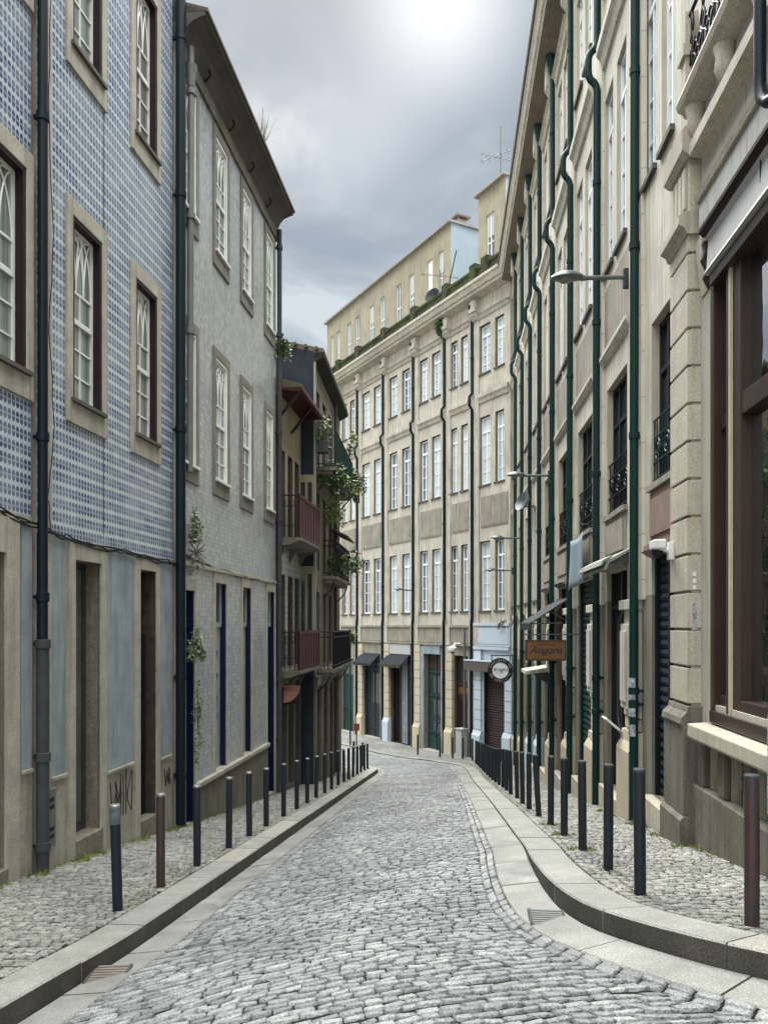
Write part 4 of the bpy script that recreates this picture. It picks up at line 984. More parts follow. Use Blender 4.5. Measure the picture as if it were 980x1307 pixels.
mb = MB(); mb.lathe([(.03, .0), (.22, .03), (.30, .12), (.31, .15), (.28, .14), (.16, .07), (.0, .05)], 18); q = part('bowl', mb, MT['zinc'], e, smooth=True, loc=(0, .22, .0)); q.rotation_euler = (R(-70), 0, R(30))
mb = MB(); mb.tube([(0, -.05, -.1), (0, .2, -.12), (0, .26, .0)], .025, 6); part('bracket', mb, MT['grey_iron'], e)
# canopy over the dark doorway
a, b, c, d = shops[0]
e = empty('door_canopy', at_wall(FR, 12.3, 0, 1.0), FR.rz, 'olive grey metal canopy sloping over the dark doorway between green pipes', 'canopy')
mb = MB(); L = (b-a)/2+.22
mb.extrude_x([(0, .14), (.36, -.06), (.40, -.16), (.40, -.20), (.37, -.19), (.34, -.10), (0, .10)], -L, L); part('hood', mb, MT['canopy'], e)
mb = MB(); mb.extrude_x([(.28, .03), (.42, -.05), (.46, -.13), (.43, -.13), (.40, -.08), (.28, 0)], -L, L); part('front_roll', mb, MT['canopy'], e)
mb = MB()
for s in (-1, 1): mb.extrude_x([(0, .1), (.36, -.1), (0, -.1)], s*(L-.03)-.01, s*(L-.03)+.01)
part('side_plate', mb, MT['grey_iron'], e)
# sheet hung over the teal shutter
a, b, c, d = shops[1]
mb = MB(); n = 14
for k in range(9):
    for i in range(n+1):
        u, v = i/n, k/8; mb.v.append((a-.1+(b-a+.1)*u, .175+.012*math.sin(u*9+v*2)+.012*math.sin(v*3+u*2), .78+(1.72-.78)*v-.06*(1-v)*u-.05*math.sin(u*math.pi)*v))
for k in range(8):
    for i in range(n): q = k*(n+1)+i; mb.f.append((q, q+1, q+n+2, q+n+1)); mb.m.append(0)
o = part('hanging_sheet', mb, MT['tarp'], None, smooth=True); o.location = FR.p0; o.rotation_euler = (0, 0, FR.rz)
m_ = o.modifiers.new('Solidify', 'SOLIDIFY'); m_.thickness = .006
tag(o, 'blue white sheet hung across the wall above the teal roller shutter', 'sheet')
strokes(FR, [[(.3, .9), (.1, .6), (.2, .25), (.45, .35), (.5, .9), (.5, .1)]], 14.6, .1, .55, .5, .02, 'graffiti', block, -.07)
# black awning further on
a, b, c, d = shops[2]
e = empty('shop_awning', at_wall(FR, 18.1, 0, .0), FR.rz, 'black cloth shop awning on a frame above the tan hanging sign', 'awning')
L0, L1 = xr_(17.0)-xr_(18.1), xr_(19.3)-xr_(18.1)
mb = MB(); mb.extrude_x([(.0, .62), (.85, .06), (.85, .03), (0, .58)], L0, L1); part('cloth', mb, MT['awning_grey'], e)
mb = MB(); n = 9
for i in range(n):
    u0, u1 = L0+(L1-L0)*i/n, L0+(L1-L0)*(i+1)/n; mb.hexa([(u0,.845,-.12+.03*(i%2)),(u1,.845,-.12+.03*((i+1)%2)),(u1,.862,-.12+.03*((i+1)%2)),(u0,.862,-.12+.03*(i%2)),(u0,.845,.045),(u1,.845,.045),(u1,.862,.045),(u0,.862,.045)])
part('valance', mb, MT['awning'], e)
mb = MB()
for u in (L0+.03, L1-.03): mb.tube([(u, .02, .05), (u, .84, .03)], .014, 6); mb.tube([(u, .02, .05), (u, .42, .31)], .012, 6)
mb.tube([(L0, .85, .03), (L1, .85, .03)], .018, 6); part('frame', mb, MT['grey_iron'], e)
# tan hanging sign
Ys = 15.95; wallX = 2.70+.079*Ys
e = empty('hanging_sign', (wallX, Ys, -.30), FR.rz, 'tan rectangular hanging sign with dark script lettering below the black awning', 'sign')
mb = MB(); mb.box(-.025, .025, .27, 1.06, -.40, -.02); part('board', mb, MT['sign_wood'], e, bevel=.008)
mb = MB()
for z0, z1 in ((-.425, -.39), (-.03, .0)): mb.box(-.034, .034, .255, 1.075, z0, z1)
for y0, y1 in ((.255, .285), (1.045, 1.075)): mb.box(-.034, .034, y0, y1, -.39, -.03)
part('rim', mb, MT['sign_edge'], e)
o = link('lettering', text_mesh('Alagoria', .205, .35, .002, 'ink', 'CENTER', .95), e, (-.0275, .665, -.215)); o.rotation_euler = (R(90), 0, R(-90))
mb = MB(); mb.tube([(-.028, .84-u*.36, -.085-.014*math.sin(u*22)-.02*u) for u in np.linspace(0, 1, 24)], .006, 4); mb.tube([(-.028, .97-u*.2, -.13+.02*math.sin(u*9)) for u in np.linspace(0, 1, 9)][:5], .005, 4); part('flourish', mb, MT['ink'], e)
mb = MB(); mb.tube([(0, 0, .11), (0, 1.1, .11)], .013, 6); mb.tube([(0, .34, .11), (0, .34, 0)], .008, 5); mb.tube([(0, .98, .11), (0, .98, 0)], .008, 5); part('bracket', mb, MT['grey_iron'], e)
# beige door canopy behind it
e = empty('door_canopy', at_wall(FR, 19.9, 0, -1.12), FR.rz, 'small beige flat canopy over a far doorway behind the tan sign', 'canopy')
mb = MB(); mb.extrude_x([(0, .10), (.72, -.02), (.72, -.10), (.68, -.10), (0, -.02)], -.5, .65); part('slab', mb, MT['cream'], e)
mb = MB()
for s in (-.45, .6): mb.extrude_x([(0, -.02), (.55, -.07), (0, -.45)], s-.02, s+.02)
part('bracket', mb, MT['grey_iron'], e)
# round hanging sign
Ys = 29.4; wallX = 2.70+.079*Ys; zc = -1.70; r_ = .47
e = empty('round_sign', (wallX, Ys, zc), FR.rz, 'round black hanging sign with a white disc, before the brown shutter', 'sign')
def disc(r, t, m, name, par, hole=0):
    mb = MB(); n = 36
    pts = [(.66+r*math.cos(2*math.pi*k/n), r*math.sin(2*math.pi*k/n)) for k in range(n)]
    mb.extrude_x(pts, -t, t); return part(name, mb, MT[m], par)
disc(r_, .04, 'ink', 'board', e); disc(.305, .046, 'white_far', 'face', e)
mb = MB(); mb.tube([(-.046, .66+.315*math.cos(t), .315*math.sin(t)) for t in np.linspace(0, 6.2832, 37)], .018, 5); part('ring', mb, MT['black'], e)
o = link('lettering', text_mesh('Knight', .20, .25, .002, 'ink'), e, (-.05, .66, .03)); o.rotation_euler = (R(90), 0, R(-90))
mb = MB(); mb.box(-.049, -.046, .52, .84, -.105, -.085); part('underline', mb, MT['gold'], e)
def ring_text(s, a0, a1, rr, flip):
    for i, ch in enumerate(s):
        t = a0+(a1-a0)*i/(len(s)-1)
        if ch == ' ': continue
        o = link('letter', text_mesh(ch, .115, 0, .002, 'pale_ink'), e, (-.043, .66-rr*math.cos(t), rr*math.sin(t)))
        o.rotation_euler = Matrix.Rotation(R(-90), 3, 'Z').to_euler(); 
        o.rotation_euler = (Matrix.Rotation(R(-90), 3, 'Z') @ Matrix.Rotation(R(90), 3, 'X') @ Matrix.Rotation((t-math.pi/2)*1. if not flip else (t+math.pi/2), 3, 'Z')).to_euler()
ring_text('SPECIALTY CO', R(160), R(22), .385, False)
ring_text('CO SPECIALTY', R(205), R(338), .385, True)
mb = MB(); mb.tube([(0, 0, .56), (0, 1.02, .56)], .022, 6); mb.tube([(0, .30, .56), (0, .30, .30)], .018, 6); mb.tube([(0, .98, .56), (0, .98, .28)], .018, 6); part('bracket', mb, MT['black'], e)
# menu board by the dark doorway
e = empty('menu_board', at_wall(FR, 11.62, .10, -1.58), FR.rz, 'small white menu board tilted out of the dark doorway', 'sign')
mb = MB(); mb.hexa([(-.16,0,-.02),(.16,0,-.02),(.16,.26,.20),(-.16,.26,.20),(-.16,-.02,.0),(.16,-.02,.0),(.16,.24,.22),(-.16,.24,.22)]); part('panel', mb, MT['white'], e)
mb = MB(); mb.tube([(0, 0, 0), (0, -.06, -.7)], .02, 6); part('stand', mb, MT['black'], e)
# stickers on the nearest green pipe
x = xr_(10.74)
for z0, z1 in ((-1.02, -.72), (-1.25, -1.12), (-1.52, -1.36)):
    mb = MB(); b0 = [(x+.0655*math.cos(t), .13+.0655*math.sin(t)) for t in np.linspace(R(20), R(190), 9)]
    for p, q in zip(b0[:-1], b0[1:]): mb.poly([(*p, z0), (*q, z0), (*q, z1), (*p, z1)])
    part('sticker', mb, MT['sticker'], block)
# cables
for i, (pts, lab) in enumerate([
    ([(10.98, .07, 5.0), (10.98, .07, 4.4), (10.93, .07, 4.2), (10.95, .07, .5), (11.35, .20, .1), (11.42, .2, -1.2), (11.1, .22, -1.6)], 'thin cable running down the pier below the nearest street lamp'),
    ([(13.7, .09, 1.95), (14.4, .1, 1.88), (15.2, .1, 2.0)], 'slack cable above the blue white sheet')]):
    rough_cable('cable', [FR.W(xr_(Y), o, z) for Y, o, z in pts], .007, 'grey_iron', lab, None, 1, .01)
# ================================================================== far wing of the block, turning across the street
FF = Fac(22.08, -.539, 'R', 31.5, -6.0)
def fx(px): return FF.px(px)
far = FF.building('office_wing', 'buff office wing closing the street end with tall white windows and a mossy parapet', 'building')
XA, XB = FF.x(31.55), FF.x(52)
zf = lambda x: float(zr(FF.Y0+x/FF.n))
WP = [[(631.4,643.4),(611.5,625.6)],[(587.8,597),(574,583.5)],[(551,561.8),(535.5,546)],[(512.8,523),(496.7,507)],[(476.8,485.8),(462.3,472)],[(446.5,452.6),(435.5,443)]]
FP = [605, 569.5, 529.5, 491, 458, 433.5]
wins = []
for bay in WP:
    for p, q in bay:
        a, b = fx(q), fx(p); 
        for z0, h in ((10.66, 2.06), (5.93, 2.9), (.62, 2.93)): wins.append(((a+b)/2, round((b-a)*.96/.04)*.04, z0, h))
xl = max(w[0] for w in wins)
for k in range(1, 6):
    for z0, h in ((10.66, 2.06), (5.93, 2.9), (.62, 2.93)): wins.append((xl+1.25*k+.6*(k//2), .84, z0, h))
shopo = [(fx(645.5), fx(613.5), -1.75), (fx(596.5), fx(577.5), -1.35), (fx(562.3), fx(541.5), -1.35), (fx(524), fx(497), -1.5), (fx(485), fx(463), -1.5), (fx(451), fx(434.5), -1.9)]
shopo = [(a, b, zf((a+b)/2)-.05, t) for a, b, t in shopo]
ops = [(a-w/2, a+w/2, z, z+h, .2) for a, w, z, h in wins]+[(a, b, c, d, .3) for a, b, c, d in shopo]
mb = MB(); wall_open(mb, XA, XB, 0, 14.0, ops); shell(mb, XA, XB, -7.5, 14.2, 6, 0); part('wall', mb, [MT['cream_far'], MT['reveal']], far)
mb = MB(); wall_open(mb, XA, XB, -7.5, 0, ops, 0, 0, 1); part('ground_floor', mb, [MT['cream_dirty'], MT['reveal']], far)
for i, (a, w, z, h) in enumerate(wins): casement(far, a, z, w, h, .18, pane=random.choice(['sky_curtain_far', 'far_c', 'far_b', 'sky_curtain_far', 'far_c']) if z > 5 else random.choice(['far_b', 'far_d', 'sky_curtain_far', 'far_b']))
edges = [XA]+[fx(p) for p in FP]+[XB]
for i in range(len(edges)-1):
    mq = MB(); mpi = MB(); mband = MB()
    s0, s1 = edges[i]+(.30 if i else .02), edges[i+1]-.42
    for prof in ([(0, 9.40), (.06, 9.42), (.10, 9.55), (.16, 9.64), (.16, 9.78), (0, 9.82)], [(0, 13.0), (.05, 13.02), (.10, 13.16), (.16, 13.2), (0, 13.24)]):
        mp = MB(); mp.extrude_x(prof, s0, s1); part('moulding', mp, MT['cream_far'], far)
    mq.box(s0+.1, s1-.1, 0, .035, 4.14, 5.42); mq.box(s0+.16, s1-.16, .035, .045, 4.20, 5.36)
    if i < len(edges)-2:
        p = edges[i+1]; mpi.box(p-.40, p+.28, -.02, .06, .0, 13.3); mpi.box(p-.40, p+.28, -.02, .10, -.9, .0)
    if i: mband.box(s0, s1, -.01, .05, -.80, -.02); mband.box(s0-.02, s1+.02, -.01, .12, -.10, 0); mband.box(s0-.02, s1+.02, -.01, .11, -.92, -.82)
    part('spandrel_panel', mq, MT['cream_dirty'], far)
    if mpi.v: part('pier', mpi, MT['cream_far'], far)
    if mband.v: part('fascia_band', mband, MT['cream_dirty'], far)
mb = MB(); mb.extrude_x([(0, 13.86), (.42, 13.98), (.42, 14.08), (.50, 14.12), (.56, 14.30), (.62, 14.34), (.62, 14.46), (0, 14.5)], XA-.2, XB); part('cornice', mb, MT['cream_far'], far)
mb = MB(); mb.extrude_x([(.20, 14.49), (.20, 15.02), (.26, 15.06), (.26, 15.16), (.0, 15.2), (-.05, 15.16), (-.05, 14.49)], XA-.3, XB)
for p in edges[1:-1]: mb.box(p-.5, p-.1, -.1, .34, 14.49, 15.34)
mb.box(edges[1]+2.0-3.4, edges[1]-3.0+2.05, -.1, .34, 14.49, 15.34)
part('parapet', mb, MT['moss'], far)
for i, p in enumerate(edges[1:-1]):
    mb = MB(); x = p-.22; mb.extrude_x([(0, 12.95), (.14, 13.02), (.22, 13.14), (.26, 13.2), (.26, 13.86), (0, 13.9)], x-.2, x+.2); mb.extrude_x([(0, 13.3), (.32, 13.34), (.32, 13.5), (0, 13.52)], x-.23, x+.23); part('console', mb, MT['cream_far'], far)
    g = zf(p)
    pp = pipe(far, FF, FF.Y0+p/FF.n, [(.12, 13.35), (.12, 9.98), (.25, 9.80), (.25, 9.44), (.12, 9.26), (.12, .35), (.15, .15), (.155, .0), (.155, g-.1)], .066, 'navy', brk=(11.5, 7.4, 4.6, 2., -2.6), rb=1.2)
    mb = MB(); mb.lathe([(.08, 0), (.10, .10), (.15, .26), (.16, .42), (.18, .44), (.18, .5)], 12, 0, (p, .12, 13.2)); part('hopper', mb, MT['navy'], pp, smooth=True)
    if i in (0, 1, 2, 3, 4):
        # grooved pier beside each pipe at street level
        xa_, xb2_ = p-.62, p-.12
        wh = i == 0
        mt = MT['white_wall'] if wh else MT['beige']
        mb = MB(); z = g+1.25; zt = -.94
        while z < zt-.1:
            z1 = min(z+.42, zt); mb.box(xa_, xb2_, -.02, .12, z+.025, z1); mb.box(xa_+.012, xb2_-.012, -.02, .085, z-.02, z+.025, 1); z = z1  # dark strip paints the shade inside each groove
        part('grooved_shaft', mb, [mt, MT['sill_dark']], far)
        mb = MB(); mb.extrude_x([(0, g-.4), (.22, g-.4), (.22, g+1.02), (.16, g+1.12), (.13, g+1.24), (0, g+1.25)], xa_-.07, xb2_+.02); part('pier_base', mb, MT['white_wall' if wh or i == 3 else 'beige'], far)
# white painted corner shop
xq0, xq1 = fx(652), fx(606.5)
mb = MB(); mb.box(xq0, xq1, -.01, .07, -.88, .02); mb.box(xq0, xq1, -.01, .13, -.02, .10); mb.box(xq0, xq1, -.01, .14, -1.02, -.9); mb.box(xq0+.1, xq1-.15, .07, .09, -.78, -.12)
part('white_fascia', mb, MT['white_wall'], far)
a, b, c, d = shopo[0]
mb = MB(); mb.box(b, xq1-.62, -.02, .015, -7, -1.02); mb.box(xq0, a, -.02, .015, -7, -1.02); mb.box(a, b, -.02, .015, d, -1.02)
for xx0, xx1 in ((a-.50, a-.05),):
    z = zf(a)+1.2
    while z < -1.5: mb.box(xx0, xx1, .0, .12, z+.025, z+.42); z += .42
    mb.extrude_x([(0, zf(a)-.4), (.24, zf(a)-.4), (.24, zf(a)+1.0), (.14, zf(a)+1.2), (0, zf(a)+1.2)], xx0-.06, xx1+.04)
part('white_front', mb, MT['white_wall'], far)
def shutter(x0, x1, z0, z1, mat, o=-.22, step=.11):
    mb = MB(); z = z0
    while z < z1-.01: mb.extrude_x([(o-.04, z), (o-.018, z+.01), (o, z+.05), (o-.018, z+step-.012), (o-.04, z+step-.005)], x0, x1); z += step
    s = part('roller_shutter', mb, MT[mat], far)
    mb = MB(); mb.box(x0, x0+.07, o, o+.05, z0, z1); mb.box(x1-.07, x1, o, o+.05, z0, z1); part('guide', mb, MT['grey_iron'], s)
shutter(a, b, c, d, 'shutter_brown')
e = empty('shop_fascia', tuple(FF.W(fx(615), .02, -1.72)), FF.rz, 'long taupe shop fascia board over the brown roller shutter', 'sign')
x0_, x1_ = fx(645)-fx(615), fx(600.5)-fx(615)
mb = MB(); mb.box(x0_, x1_, .14, .34, -.22, .20); part('board', mb, MT['brown_fascia'], e, bevel=.01)
mb = MB(); mb.box(x0_, x1_, .12, .36, .20, .25); part('cap', mb, MT['white_wall'], e)
# doors of the other bays
def far_door(q, mat, rows_, glass=None, name='door'):
    a, b, c, d = q; mb = MB(); mb.box(a, b, -.30, -.25, c, d); do = part(name, mb, MT[mat], far)
    mb = MB()
    for x in (a, (a+b)/2-.04, b-.08): mb.box(x, x+.08, -.25, -.20, c, d)
    for z in rows_: mb.box(a+.08, b-.08, -.25, -.205, z, z+.10)
    part('frame', mb, MT[mat], do)
    for k, (x0, x1) in enumerate(((a+.14, (a+b)/2-.08), ((a+b)/2+.08, b-.14))):
        for z0, z1, m in (glass or []):
            mb = MB(); mb.box(x0, x1, -.25, -.235, z0, z1); part('pane' if 'glass' in m else 'panel', mb, MT[m], do)
    mb = MB(); mb.box(a, b, -.3, .16, c-1, c+.06); part('doorstep', mb, MT['granite'], far)
far_door(shopo[1], 'brown_door', (-2.7, -3.15, -5.0), [(-2.5, -1.6, 'glass_dark'), (-3.1, -2.78, 'sign_wood'), (-4.9, -3.3, 'maroon')])
far_door(shopo[2], 'teal', (-2.25, -3.35, -5.1), [(-3.2, -2.4, 'glass_dark'), (-5.0, -3.5, 'glass_dark'), (-2.1, -1.5, 'brown_door')])
far_door(shopo[4], 'shutter_dark', (-2.4, -5.6), [(-4.2, -2.6, 'glass_dark')])
far_door(shopo[5], 'teal', (-2.9, -4.8), [(-2.8, -2.0, 'door_glass'), (-4.6, -3.0, 'teal')])
a, b, c, d = shopo[3]; mid = a+(b-a)*.62
shutter(a+(b-a)*.22, mid, c, d, 'shutter_grey')
mb = MB(); mb.box(mid, b, -.34, -.30, c, d); mb.box(a, a+(b-a)*.22, -.3, -.1, c, d); do = part('door', mb, MT['dark_in'], far)
mb = MB()
for x in (mid, mid+(b-mid)*.5, b-.08): mb.box(x, x+.08, -.30, -.24, c, d)
part('frame', mb, MT['maroon'], do)
a, b, c, d = shopo[2]; mb = MB(); mb.box(b, fx(535), -.02, .06, c, -1.0); mb.box(a, b, -.02, .06, d, -.94); part('blue_surround', mb, MT['plaster_blue'], far)
a, b, c, d = shopo[3]; mb = MB(); mb.box(a-.05, b+.3, -.02, .07, -1.45, -.95); part('white_fascia', mb, MT['fascia_white'], far)
mb = MB(); mb.box(b, b+.16, -.02, .06, c, -1.45); part('white_fascia', mb, MT['fascia_white'], far)
for (p, q, zt, lab, rim) in ((496, 523, -1.5, 'black shop awning with a mossy edge over the grey shutter', 'moss'), (462.5, 485, -1.55, 'plain black shop awning over the dark double door, further along than the mossy one', 'awning')):
    e = empty('shop_awning', tuple(FF.W(fx((p+q)/2), 0, zt)), FF.rz, lab, 'awning')
    h = (fx(p)-fx(q))/2
    mb = MB(); mb.extrude_x([(.02, .05), (.58, -.46), (.58, -.50), (.02, 0)], -h, h); part('cloth', mb, MT['awning'], e)
    mb = MB(); mb.extrude_x([(.575, -.60), (.595, -.60), (.595, -.46), (.575, -.46)], -h, h); part('valance', mb, MT[rim], e)
    mb = MB()
    for s in (-1, 1): mb.tube([(s*(h-.02), .02, -.5), (s*(h-.02), .57, -.49)], .015, 5); mb.tube([(s*(h-.02), .02, .02), (s*(h-.02), .57, -.48)], .015, 5)
    part('frame', mb, MT['grey_iron'], e)
# attic storeys set back behind the parapet
FA = Fac(24.3, -.539, 'R', 31.5, 14.4)
def attic(p0, p1, name, label, wpx, top):
    xa, xb = FA.px(p0), FA.px(p1); e = FA.building(name, label, 'building')
    ws = [(FA.px(q), FA.px(p)) for p, q in wpx]
    mb = MB(); wall_open(mb, xa, xb, 14.3, top, [(a, b, 16.8, 18.95, .15) for a, b in ws]); part('wall', mb, [MT['attic'], MT['attic']], e)
    mb = MB(); mb.poly([(xa,0,14.3),(xa,-5,14.3),(xa,-5,top),(xa,0,top)]); mb.poly([(xb,0,14.3),(xb,-5,14.3),(xb,-5,top),(xb,0,top)]); mb.poly([(xa,-5,14.3),(xb,-5,14.3),(xb,-5,top),(xa,-5,top)]); part('end_wall', mb, MT['attic_end'], e)
    mb = MB(); mb.extrude_x([(.20, top-.02), (.20, top+.09), (-5.2, top+.2), (-5.2, top)], xa-.10, xb+.15); part('roof', mb, MT['slate_edge'], e)
    for i, (a, b) in enumerate(ws):
        mb = MB(); mb.box(a-.04, b+.04, -.1, .05, 16.74, 16.8); wn_ = part('window', mb, MT['cream_dirty'], e)
        mb = MB(); mb.box(a, b, -.13, -.10, 16.8, 18.95); part('pane', mb, MT['far_b' if i % 3 else 'far_d'], wn_)
        mb = MB()
        for x in (a, (a+b)/2-.02, b-.05): mb.box(x, x+.05, -.10, -.06, 16.8, 18.95)
        mb.box(a+.05, b-.05, -.10, -.062, 18.9, 18.95)
        if i in (1,): mb.box(a+.02, b-.02, -.085, -.058, 17.7-.8*(i == 1), 18.95)
        mb.box(a+.05, b-.05, -.10, -.062, 17.6, 17.66); part('frame', mb, MT['white'], wn_)
        if i in (0, 2, 5): mb = MB(); mb.box(a+.05, b-.05, -.09, -.064, 17.9, 18.9); part('blind', mb, MT['fascia_white'], wn_)
    return e
attic(575.5, 417.5, 'attic_storey', 'long mouldy rendered attic storey with a pale end wall, set back on the roof', [(560,566),(545.5,552),(522,528.5),(505.8,512),(485,491),(471.2,477),(453.5,459),(443.3,448.5),(430,434),(422.5,426)], 20.02)
attic(645, 610.5, 'attic_storey', 'short mouldy attic block nearer the street corner, with a tall aerial on its roof', [(620.5, 630.5)], 20.12)
# roof clutter
def aerial(name, loc, rz, label, h, arms):
    e = empty(name, loc, rz, label, 'antenna')
    mb = MB(); mb.tube([(0,0,-.3),(0,0,h)], .028, 6); part('mast', mb, MT['grey_pipe'], e)
    for z, L, an, n in arms:
        mb = MB(); c, s = math.cos(an), math.sin(an); mb.tube([(-L*c, -L*s, z-.12*L), (L*c, L*s, z+.12*L)], .018, 5)
        for t in np.linspace(-.9, .9, n): mb.tube([(t*L*c-s*.22, t*L*s+c*.22, z+.12*L*t), (t*L*c+s*.22, t*L*s-c*.22, z+.12*L*t)], .009, 4)
        part('boom', mb, MT['grey_pipe'], e)
    return e
def fa(px, o, z): return tuple(FA.W(FA.px(px), o, z))
aerial('roof_aerial', fa(632, -.3, 20.2), .3, 'tall crossed television aerial on the short attic block', 2.6, [(1.15, 1.15, .25, 9), (1.35, 1.0, -.75, 7)])
aerial('roof_aerial', tuple(FR.W(xr_(25.), -.6, 14.7)), .2, 'thin bare aerial mast on the roof edge of the cream office block', 1.9, [])
aerial('roof_aerial', fa(581, .9, 15.0), 1.2, 'low aerial on the mossy parapet beside the dark satellite dish', 2.3, [(2.0, .9, 1.9, 6)])
e = empty('satellite_dish', fa(579.5, 1.1, 15.2), FA.rz, 'dark satellite dish standing on the mossy parapet', 'satellite dish')
mb = MB(); mb.lathe([(.02, 0), (.22, .03), (.34, .08), (.40, .14), (.38, .14), (.20, .05), (.02, .03)], 20); q = part('dish', mb, MT['black'], e, loc=(0, .1, .75), smooth=True); q.rotation_euler = (R(-75), 0, R(25))
mb = MB(); mb.tube([(0, 0, -.2), (0, 0, .7)], .03, 6); mb.tube([(0, .1, .4), (.1, .45, .7)], .015, 5); part('stand', mb, MT['grey_iron'], e)
e = empty('chimney', fa(561, -1.2, 20.05), FA.rz, 'small square chimney with a flat cap on the long attic roof', 'chimney')
mb = MB(); mb.box(-.28, .28, -.28, .28, -.1, .75); part('stack', mb, MT['cream_dirty'], e); mb = MB(); mb.box(-.42, .42, -.42, .42, .85, .93)
for sx in (-1, 1):
    for sy in (-1, 1): mb.box(sx*.25-.04, sx*.25+.04, sy*.25-.04, sy*.25+.04, .75, .85)
part('cap', mb, MT['soffit'], e)
e = empty('leaning_pole', fa(598, 1.2, 14.7), FA.rz, 'thin pole leaning on the mossy parapet between the attic blocks', 'pole'); mb = MB(); mb.tube([(.5,0,0),(-.9,.1,2.6)], .03, 6); part('shaft', mb, MT['grey_iron'], e)
street_lamp(FF.Y(529), 1.70, FF, 'small dark street lamp on the far wing between its tall windows', 1.05)
street_lamp(31.2, 2.18, FR, 'small street lamp at the inner corner where the wing meets the block', 1.07)
# cabinet, conduit, camera at the corner shop
X, Y, Z = hit(595.5, 963); Yc = FF.Y(596); 
e = empty('utility_cabinet', tuple(FF.W(fx(596), .30, zf(fx(596)))), FF.rz, 'pale grey utility cabinet standing against the far wall by the brown door', 'cabinet')
mb = MB(); mb.box(-.23, .23, -.16, .16, -.1, 1.2); part('body', mb, MT['stain_band'], e, bevel=.015); mb = MB(); mb.box(-.25, .25, -.19, .19, 1.2, 1.25); part('lid', mb, MT['stain_band'], e)
e = empty('conduit_pole', tuple(FF.W(fx(598), .22, zf(fx(598)))), FF.rz, 'slim grey conduit pole rising beside the pale utility cabinet', 'pole'); mb = MB(); mb.tube([(0,0,-.1),(0,0,5.6)], .05, 8); part('shaft', mb, MT['zinc'], e, smooth=True)
def camera_unit(name, F, px, o, z, label, s=1.):
    e = empty(name, tuple(F.W(F.px(px), o, z)), F.rz, label, 'security camera')
    mb = MB(); mb.tube([(0, -.05, .10*s), (0, .12*s, .12*s), (.0, .20*s, .02)], .03*s, 8); part('arm', mb, MT['white_far'], e, smooth=True)
    mb = MB(); mb.lathe([(.05*s, .05*s), (.13*s, .0), (.13*s, -.06*s), (.10*s, -.12*s), (.03*s, -.17*s)], 14, 0, (0, .22*s, 0)); part('dome', mb, MT['white_far'], e, smooth=True)
    mb = MB(); mb.lathe([(.09*s, -.11*s), (.06*s, -.165*s), (.01*s, -.185*s)], 12, 0, (0, .22*s, -.005)); part('lens', mb, MT['black'], e, smooth=True); return e
camera_unit('security_camera', FF, 588, .12, -.98, 'white dome security camera over the brown door of the far wing', 1.45)
# mossy clump in one hopper, ledge weeds
plant('moss_clump', tuple(FF.W(fx(568.0), .20, 13.55)), 'round green moss clump growing in a pipe hopper of the far wing', 'moss', 'moss_leaf', 1600, (.30,.26,.40), .05, 3, seed=3)
# ================================================================== near shop building with the big timber window
FN = Fac(2.70, .079, 'R', 8.0, -2.6)
xn = FN.x
shop = FN.building('corner_shop', 'dressed stone shop building with a tall maroon timber shop window, nearest on the shop side', 'building')
YE, YS = 9.0, -3.
w0, w1 = 4.0, 7.96                     # shop window along the street
base = [(xn(a), xn(b)) for a, b in ((7.60,8.0),(6.95,7.42),(6.28,6.78),(5.6,6.1),(4.9,5.4),(4.2,4.7))]
ops = [(xn(w0), xn(w1), -.80, 3.98, .22)]+[(a, b, -1.72, -1.20, .22) for a, b in base]+[(xn(5.2), xn(7.4), 6.0, 9., .25)]
mb = MB(); wall_open(mb, xn(YS), xn(YE)-.01, -4, 14, ops); shell(mb, xn(YS), xn(YE)-.01, -4, 14.2, 5); part('wall', mb, [MT['near_render'], MT['near_stone']], shop)
# lower stonework
mb = MB()
xs = sorted([v for q in base for v in q]); edges = [xn(3.)]+xs+[xn(8.25)]
for i in range(0, len(edges), 2): mb.box(edges[i]+.002, edges[i+1]-.002, .001, .07, -1.66, -1.19)
mb.box(xn(3.), xn(8.25), -.02, .12, -4, -1.665)
mb.box(xn(8.02), xn(8.24), -.02, .121, -1.8, -1.664)
part('base_wall', mb, MT['granite_dark'], shop, bevel=.01)
mb = MB(); mb.extrude_x([(-.2, -1.18), (.16, -1.18), (.20, -1.15), (.20, -1.02), (-.2, -.985)], xn(3.), xn(8.12)); part('window_ledge', mb, MT['near_stone'], shop, bevel=.01)
for a, b in base:
    mb = MB(); mb.box(a, b, -.2, -.16, -1.72, -1.2); g_ = part('vent_opening', mb, MT['dark_in'], shop); mb = MB()
    for u in np.linspace(a+.05, b-.05, 4): mb.box(u-.008, u+.008, -.10, -.085, -1.72, -1.2)
    for z in (-1.58, -1.45, -1.32): mb.box(a, b, -.105, -.09, z-.008, z+.008)
    part('grille', mb, MT['teal'], g_)
